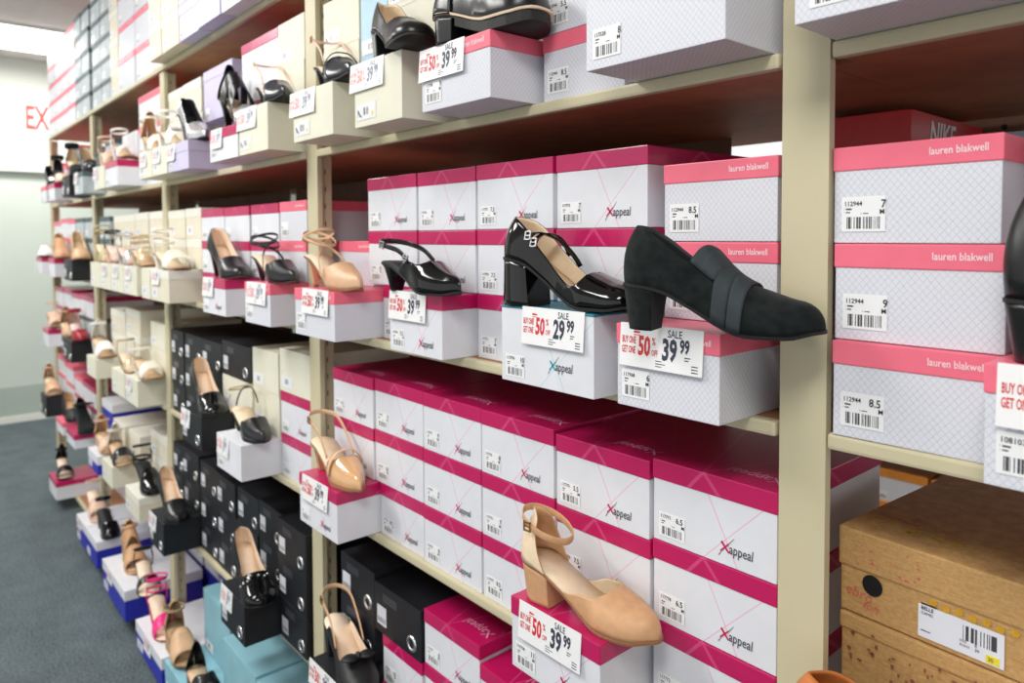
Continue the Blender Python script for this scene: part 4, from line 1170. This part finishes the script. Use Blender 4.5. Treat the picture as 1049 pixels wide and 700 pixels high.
stack([(-1.503, -1.348, ['black'] * 3, .1), (-1.344, -1.166, ['magenta', 'magenta', 'black'], .104), (-1.163, -.985, MG, .107), (-.982, -.80, MG, .098), (-.797, -.615, MG, .098)], S1,
      'low pile beside the bow shoe', 'boxes on the low shelf of the near bay', 2, .003)

# ------------------------------------------------------------------ second bay
CR = ['cream'] * 3; BK = ['black'] * 3
stack([(-2.79, -2.645, BK, .0985), (-2.642, -2.46, BK, .0985), (-2.457, -2.268, BK, .0985), (-2.262, -2.022, ['cream', 'cream', 'black'], .104),
       (-2.018, -1.836, CR, .112), (-1.833, -1.648, ['magenta', 'magenta', 'cream'], .112)], S2, 'pile behind black patent pump', 'boxes behind the black patent pump', 1)
stack([(-2.80, -2.685, BK, .1), (-2.682, -2.505, BK, .1), (-2.502, -2.335, BK, .1), (-2.332, -2.165, BK, .1), (-2.162, -1.995, BK, .1), (-1.992, -1.83, BK, .1),
       (-1.822, -1.650, BK, .104, -.018)], S1, 'black wall of boxes', 'black ring-hole boxes on the low shelf', 1)
stack([(-2.80, -2.605, ['creamlid'] * 3, .101), (-2.60, -2.437, ['creamlid'] * 3, .102), (-2.433, -2.22, ['magwhite'] * 3, .101), (-2.217, -2.018, ['magwhite'] * 3, .101),
       (-2.015, -1.823, ['magwhite'] * 3, .101), (-1.82, -1.655, shl, .101)], S3, 'pile behind the strappy shoes', 'boxes behind the strappy shoes', 1)
stack([(-2.782, -2.60, ['creamlid'] * 3, .11), (-2.597, -2.408, ['creamlid'] * 3, .11), (-2.39, -2.13, ['lavender'] * 2, .158), (-2.068, -1.812, ['magwhite'] * 2, .168),
       (-1.809, -1.65, CR, .112)], S4, 'pile above the second bay', 'boxes above the second bay', 1)
stack([(-2.80, -2.655, ['creamlid'] * 3, .115), (-2.65, -2.462, ['creamlid'] * 3, .112), (-2.458, -2.265, ['lavender'] * 3, .112), (-2.262, -2.07, ['lavender'] * 3, .112),
       (-2.066, -1.87, ['white'] * 3, .112), (-1.866, -1.67, ['lavender'] * 3, .112)], S5, 'topmost pile, second bay', 'boxes on top of the shelving', 1, -.05)

# ------------------------------------------------------------------ third bay
stack([(-4.02, -3.83, ['grey'] * 6, .102), (-3.825, -3.655, ['grey'] * 6, .102), (-3.65, -3.49, ['creamlid'] * 4, .125), (-3.485, -3.215, ['lauren'] * 4, .138), (-3.21, -2.955, ['lauren'] * 4, .138),
       (-2.95, -2.81, ['creamlid'] * 4, .122)], S5, 'topmost pile, third bay', 'boxes on top of the shelving', 1)
stack([(-4.0, -3.8, ['grey'] * 2, .11), (-3.79, -3.6, ['grey'] * 2, .12), (-3.45, -3.2, ['white'] * 2, .13), (-3.19, -2.875, ['pinkwhite'] * 3, .118)], S4, 'pile above third bay', 'boxes above the third bay', 1)
stack([(-3.93, -3.72, ['grey'] * 3, .104), (-3.64, -3.455, ['creamlid'] * 3, .102), (-3.45, -3.265, ['creamlid'] * 3, .102), (-3.26, -3.065, ['creamlid'] * 3, .103), (-3.06, -2.87, ['creamlid'] * 3, .103)],
      S3, 'pile behind the white sandals', 'boxes behind the white sandals', 1)
stack([(-3.735, -3.475, ['creamlid'] * 3, .106), (-3.47, -3.235, ['creamlid'] * 3, .108), (-3.07, -2.872, CR, .1)], S2, 'mid pile, third bay', 'cream boxes in the third bay', 1)
stack([(-3.98, -3.76, ['blue'] * 2, .13), (-3.75, -3.53, ['creamlid'] * 2, .12), (-3.47, -3.28, ['creamlid'] * 2, .12), (-3.10, -2.87, ['creamlid'] * 3, .1)], S1, 'low pile, third bay', 'boxes low in the third bay', 1)
stack([(-4.0, -3.69, ['blue'] * 2, .15), (-3.68, -3.37, ['blue'] * 2, .15), (-3.36, -3.05, ['blue'] * 2, .15), (-3.04, -2.87, ['blue'] * 2, .15)], S0, 'floor-level pile, third bay', 'boxes on the floor-level shelf', 1, .178)
stack([(-2.80, -2.60, ['blue'] * 2, .12)], S0, 'floor level beside aqua box', 'boxes on the floor-level shelf', 1, .158)
shoe_box('aqua', -2.44, -2.195, -.012, S0 + .106, .205, 'tall aqua boot box below the black wall, front corner toward the aisle', 'aqua boot boxes', d=.34)
shoe_box('aqua', -2.15, -1.892, -.05, S0, .28, 'wide aqua boot box under the studded black shoe', 'aqua boot boxes', d=.36)
shoe_box('aqua', -1.888, -1.655, -.05, S0, .275, 'aqua boot box beside the low black box at the post', 'aqua boot boxes', d=.36)

# ------------------------------------------------------------------ far bay
PK = ['pinkwhite'] * 5
stack([(-5.285, -5.08, PK, .104), (-5.075, -4.865, PK, .104), (-4.86, -4.65, PK, .104), (-4.645, -4.445, PK, .104), (-4.44, -4.27, ['grey'] * 5, .106), (-4.265, -4.09, ['grey'] * 5, .106)],
      S5, 'topmost pile, far bay', 'boxes on top of the shelving', 0)
stack([(-5.2, -4.98, ['pinkwhite'] * 2, .12), (-4.97, -4.75, ['pinkwhite'] * 2, .12), (-4.7, -4.5, ['pinkwhite'] * 3, .105), (-4.4, -4.12, ['grey'] * 2, .13)], S4, 'upper pile, far bay', 'boxes in the far bay', 0)
stack([(-5.2, -4.97, ['pinkwhite'] * 3, .105), (-4.965, -4.74, ['pinkwhite'] * 3, .108), (-4.735, -4.53, ['pinkwhite'] * 3, .108), (-4.5, -4.3, ['grey'] * 3, .106), (-4.295, -4.10, ['grey'] * 3, .106)], S3, 'eye-level pile, far bay', 'boxes in the far bay', 0)
stack([(-5.2, -4.95, ['magwhite'] * 3, .11), (-4.945, -4.70, ['magwhite'] * 3, .11), (-4.69, -4.45, ['grey', 'grey', 'magwhite'], .11), (-4.44, -4.12, ['grey', 'grey', 'magwhite'], .11)], S2, 'mid pile, far bay', 'boxes in the far bay', 0)
stack([(-5.2, -4.95, ['pinkwhite'] * 3, .105), (-4.945, -4.70, ['pinkwhite'] * 3, .105), (-4.69, -4.45, ['pinkwhite'] * 3, .105), (-4.44, -4.12, ['magwhite'] * 3, .105)], S1, 'low pile, far bay', 'boxes in the far bay', 0)
stack([(-5.2, -4.9, ['magwhite'] * 2, .13), (-4.89, -4.55, ['white'] * 2, .13), (-4.54, -4.12, ['magwhite'] * 2, .14)], S0, 'floor-level pile, far bay', 'boxes on the floor-level shelf', 0, .19)

# ------------------------------------------------------------------ nearest bay, past the near post
def lb(x0, x1, y, row, rz, txt, size):
    shoe_box('lauren', x0, x1, y, S3 + row * .1022, .1022, txt, 'coral-lidded boxes right of the near post', size=size, no='112944', rz=rz, detail=2)
lb(-.364, -.203, .004, 2, R(-1), 'coral-lidded grey lattice box marked 7, right of the near post', '7')
lb(-.364, -.202, .003, 1, R(.5), 'coral-lidded grey lattice box marked 9, right of the near post', '9')
lb(-.363, -.206, -.004, 0, R(1.2), 'coral-lidded grey lattice box marked 8.5, right of the near post', '8.5')
for r_ in range(1, 3):
    shoe_box('lauren', -.19, -.025, .075, S3 + r_ * .1045, .1045, 'coral-lidded grey lattice box behind the black boot, %s of three' % ROWN[3][r_], 'coral-lidded boxes right of the near post', no='112944', detail=1)

def kraft_box(y0, z, h, label, rz, top):
    w, d = .20, .30
    r = empty('shoe_box', (-.272, y0 + d / 2, z), rz, label, 'shoe box', 'brown kraft boxes')
    hw, hd = w / 2, d / 2
    lh = .046 if top else .02
    mobj('body', box_mesh('body', (-hw + .002, -hd + .002, 0, hw - .002, hd - .002, h - .003), [M_kraft], .002, True), r)
    lo = mobj('lid', box_mesh('lid', (-hw, -hd, h - lh, hw, hd, h - .001), [M_kraft], .0025, True), r)
    fy = -hd + .0012
    rr = random.Random(int(z * 999))
    if top:
        dots = [disc(rr.uniform(-.085, -.01), h - .006 - rr.uniform(.004, .034), rr.uniform(.0006, .002), rr.uniform(.0006, .0016), 0, 7) for _ in range(22)]
        mobj('lid_print', lettering('lid_print', dots, [M_inkpink]), lo, (0, -hd - .0006, 0))
        dots = [disc(rr.gauss(-.02, .028), -hd + .05 + rr.gauss(0, .012), .0024, .0024, 0, 8) for _ in range(60)] + [disc(rr.gauss(-.055, .012), -hd + .05 + rr.gauss(0.02, .008), .004, .0012, 1, 8) for _ in range(14)]
        mobj('lid_print', lettering('lid_print', dots, [plain('ochre_ink', srgb(206, 168, 50), .7, .1), M_inkpink], axis='top'), lo, (0, 0, h - .0004))
        ho = mobj('hole', lettering('hole', [disc(-.0605, .040, .0115, .0118, 0, 24)], [M_hole]), r, (0, fy - .0006, 0)); ho['label'] = 'round black finger hole'
        mobj('brand_mark', lettering('brand_mark', [('t', 'ebro', -.092, .0215, .019, 0, .85, -.0002, .2, R(-6)), ('t', 'soft', -.073, .012, .015, 0, .85, -.0002, .3, R(-10))], [M_inkpink]), r, (0, fy - .0006, 0))
        fl = []
        for i in range(7):
            cx, cz = .004 + .0125 * i, .0475 - .002 * (i % 2)
            fl.append(disc(cx, cz, .0016, .0016, 0, 7))
            for k in range(6): fl.append(disc(cx + .0024 * math.cos(k * 1.047), cz + .0024 * math.sin(k * 1.047), .0016, .0016, 0, 7))
        mobj('flower_print', lettering('flower_print', fl, [plain('mustard_ink', srgb(214, 166, 40), .7, .1)]), r, (0, fy - .0006, 0))
        lab = mobj('paper_label', box_mesh('paper_label', (-.019, -.0005, .006, .062, .0002, .041), [barcode('kraft_label_paper', srgb(232, 236, 244), .42, .86, .54, .92, False)], .0001, True), r, (.008, fy, 0))
        mobj('label_print', lettering('label_print', [stroke(-.016 + 0, .0425, .0, .0425, .0008, 0), ('t', 'BELLE', -.016, .036, .0055, 0, .9, .0001, 0), ('t', 'CAMEL', -.016, .031, .0045, 0, .9, 0, 0), stroke(-.016, .0135, -.006, .0135, .0006, 0)], [M_ink]), lab, (0, -.0009, 0))
        mobj('size_print', lettering('size_print', [('t', 'SIZE', .022, .0185, .0036, 0, 1, 0, 0), ('t', '8', .036, .018, .0045, 0, 1, 0, 0), ('t', 'EURO', .022, .014, .0036, 0, 1, 0, 0), ('t', '39', .036, .0135, .0045, 0, 1, 0, 0),
            ('t', '30', .0475, .0095, .006, 0, .9, 0, 0)], [M_ink]), lab, (0, -.0012, 0))
        mobj('price_sticker', box_mesh('price_sticker', (.046, -.0009, .0075, .058, -.0004, .0155), [M_yel]), lab)
    else:
        dots = [disc(rr.uniform(-.09, .09), rr.uniform(.012, h - .012), rr.uniform(.001, .0032), rr.uniform(.001, .0028), 0, 7) for _ in range(46)]
        mobj('flower_print', lettering('flower_print', dots, [plain('sepia_ink', srgb(140, 84, 62), .7, .15)]), r, (0, fy - .0024, 0))
kraft_box(.060, S2 + .190, .099, 'brown kraft shoe box with black finger hole and white label, top of its stack', R(-4), True)
kraft_box(.060, S2 + .095, .0945, 'brown kraft shoe box with printed dots under the finger-hole box', R(-3), False)
kraft_box(.063, S2, .0945, 'bottom brown kraft shoe box of its stack beside the near post', R(-3), False)

def sports_box(z, h, lid, label):
    r = empty('shoe_box', (-.484, .49, z), 0, label, 'shoe box', 'red sports shoe boxes')
    mobj('body', box_mesh('body', (-.071, -.15, 0, .071, .15, h - .002), [M_red], .0015, True), r)
    lo = mobj('lid', box_mesh('lid', (-.0725, -.152, h - .055, .0725, .152, h - .0008), [plain('bright_red_card', srgb(196, 30, 34), .4, .05)], .0015, True), r)
    mobj('brand_mark', lettering('brand_mark', [('t', 'NIKE', 0, 0, .05, 0, .95, .0012, .2)], [M_paper]), lo, (.0731, -.085, h - .046), (0, 0, R(90)))
for i in range(3):
    sports_box(S3 + i * .131, .131, None, 'red sports shoe box behind the coral-lidded boxes, %s of three' % ROWN[3][i])

# things beyond the open shelf: pegboard strip and the next run of shelving
def peg():
    bm = bmesh.new(); add_box(bm, -.72, .66, 1.32, -.33, .67, 2.1)
    for i in range(8):
        for j in range(14):
            x, z = -.70 + i * .045, 1.36 + j * .05
            vs = [bm.verts.new((x + .005 * math.cos(a), .6595, z + .005 * math.sin(a))) for a in [2 * math.pi * k / 10 for k in range(10)]]
            f = bm.faces.new(vs); f.material_index = 1
    bmesh.ops.recalc_face_normals(bm, faces=bm.faces[:])
    return bm_mesh('pegboard', bm, [M_panel, M_hole])
upart('pegboard', peg())
shoe_box('sky', -.395, -.26, .45, S3, .36, 'pale blue box standing behind the coral-lidded boxes', d=.18, detail=0)
far = empty('shelving_unit', (-1.2, 2.0, 0), 0, 'beige shelving across the next aisle holding orange-lidded boxes', 'shelving')
for x in (-.9, .9): mobj('upright', box_mesh('upright', (x, 0, 0, x + .05, .05, 2.0), [M_beige], .002), far)
for z in (.3, .72, 1.14): mobj('shelf_board', box_mesh('shelf_board', (-.88, 0, z - .02, .93, .4, z), [M_beige], .002), far)
stack([(-1.75 + .2 * i, -1.56 + .2 * i, ['orange'] * 3, .12) for i in range(5)], .301, 'across the next aisle', 'orange-lidded boxes across the next aisle', 0, 2.01)

# ------------------------------------------------------------------ light and view
w = bpy.data.worlds.new('world'); SC.world = w; w.use_nodes = True
w.node_tree.nodes['Background'].inputs[0].default_value = (1, 1, 1, 1)
w.node_tree.nodes['Background'].inputs[1].default_value = 1.0
SC.view_settings.view_transform = 'Standard'; SC.view_settings.look = 'None'
SC.view_settings.exposure = 0.0; SC.view_settings.gamma = 1.0; SC.view_settings.use_curve_mapping = False
SC.cycles.use_denoising = True
SC.cycles.max_bounces = 8
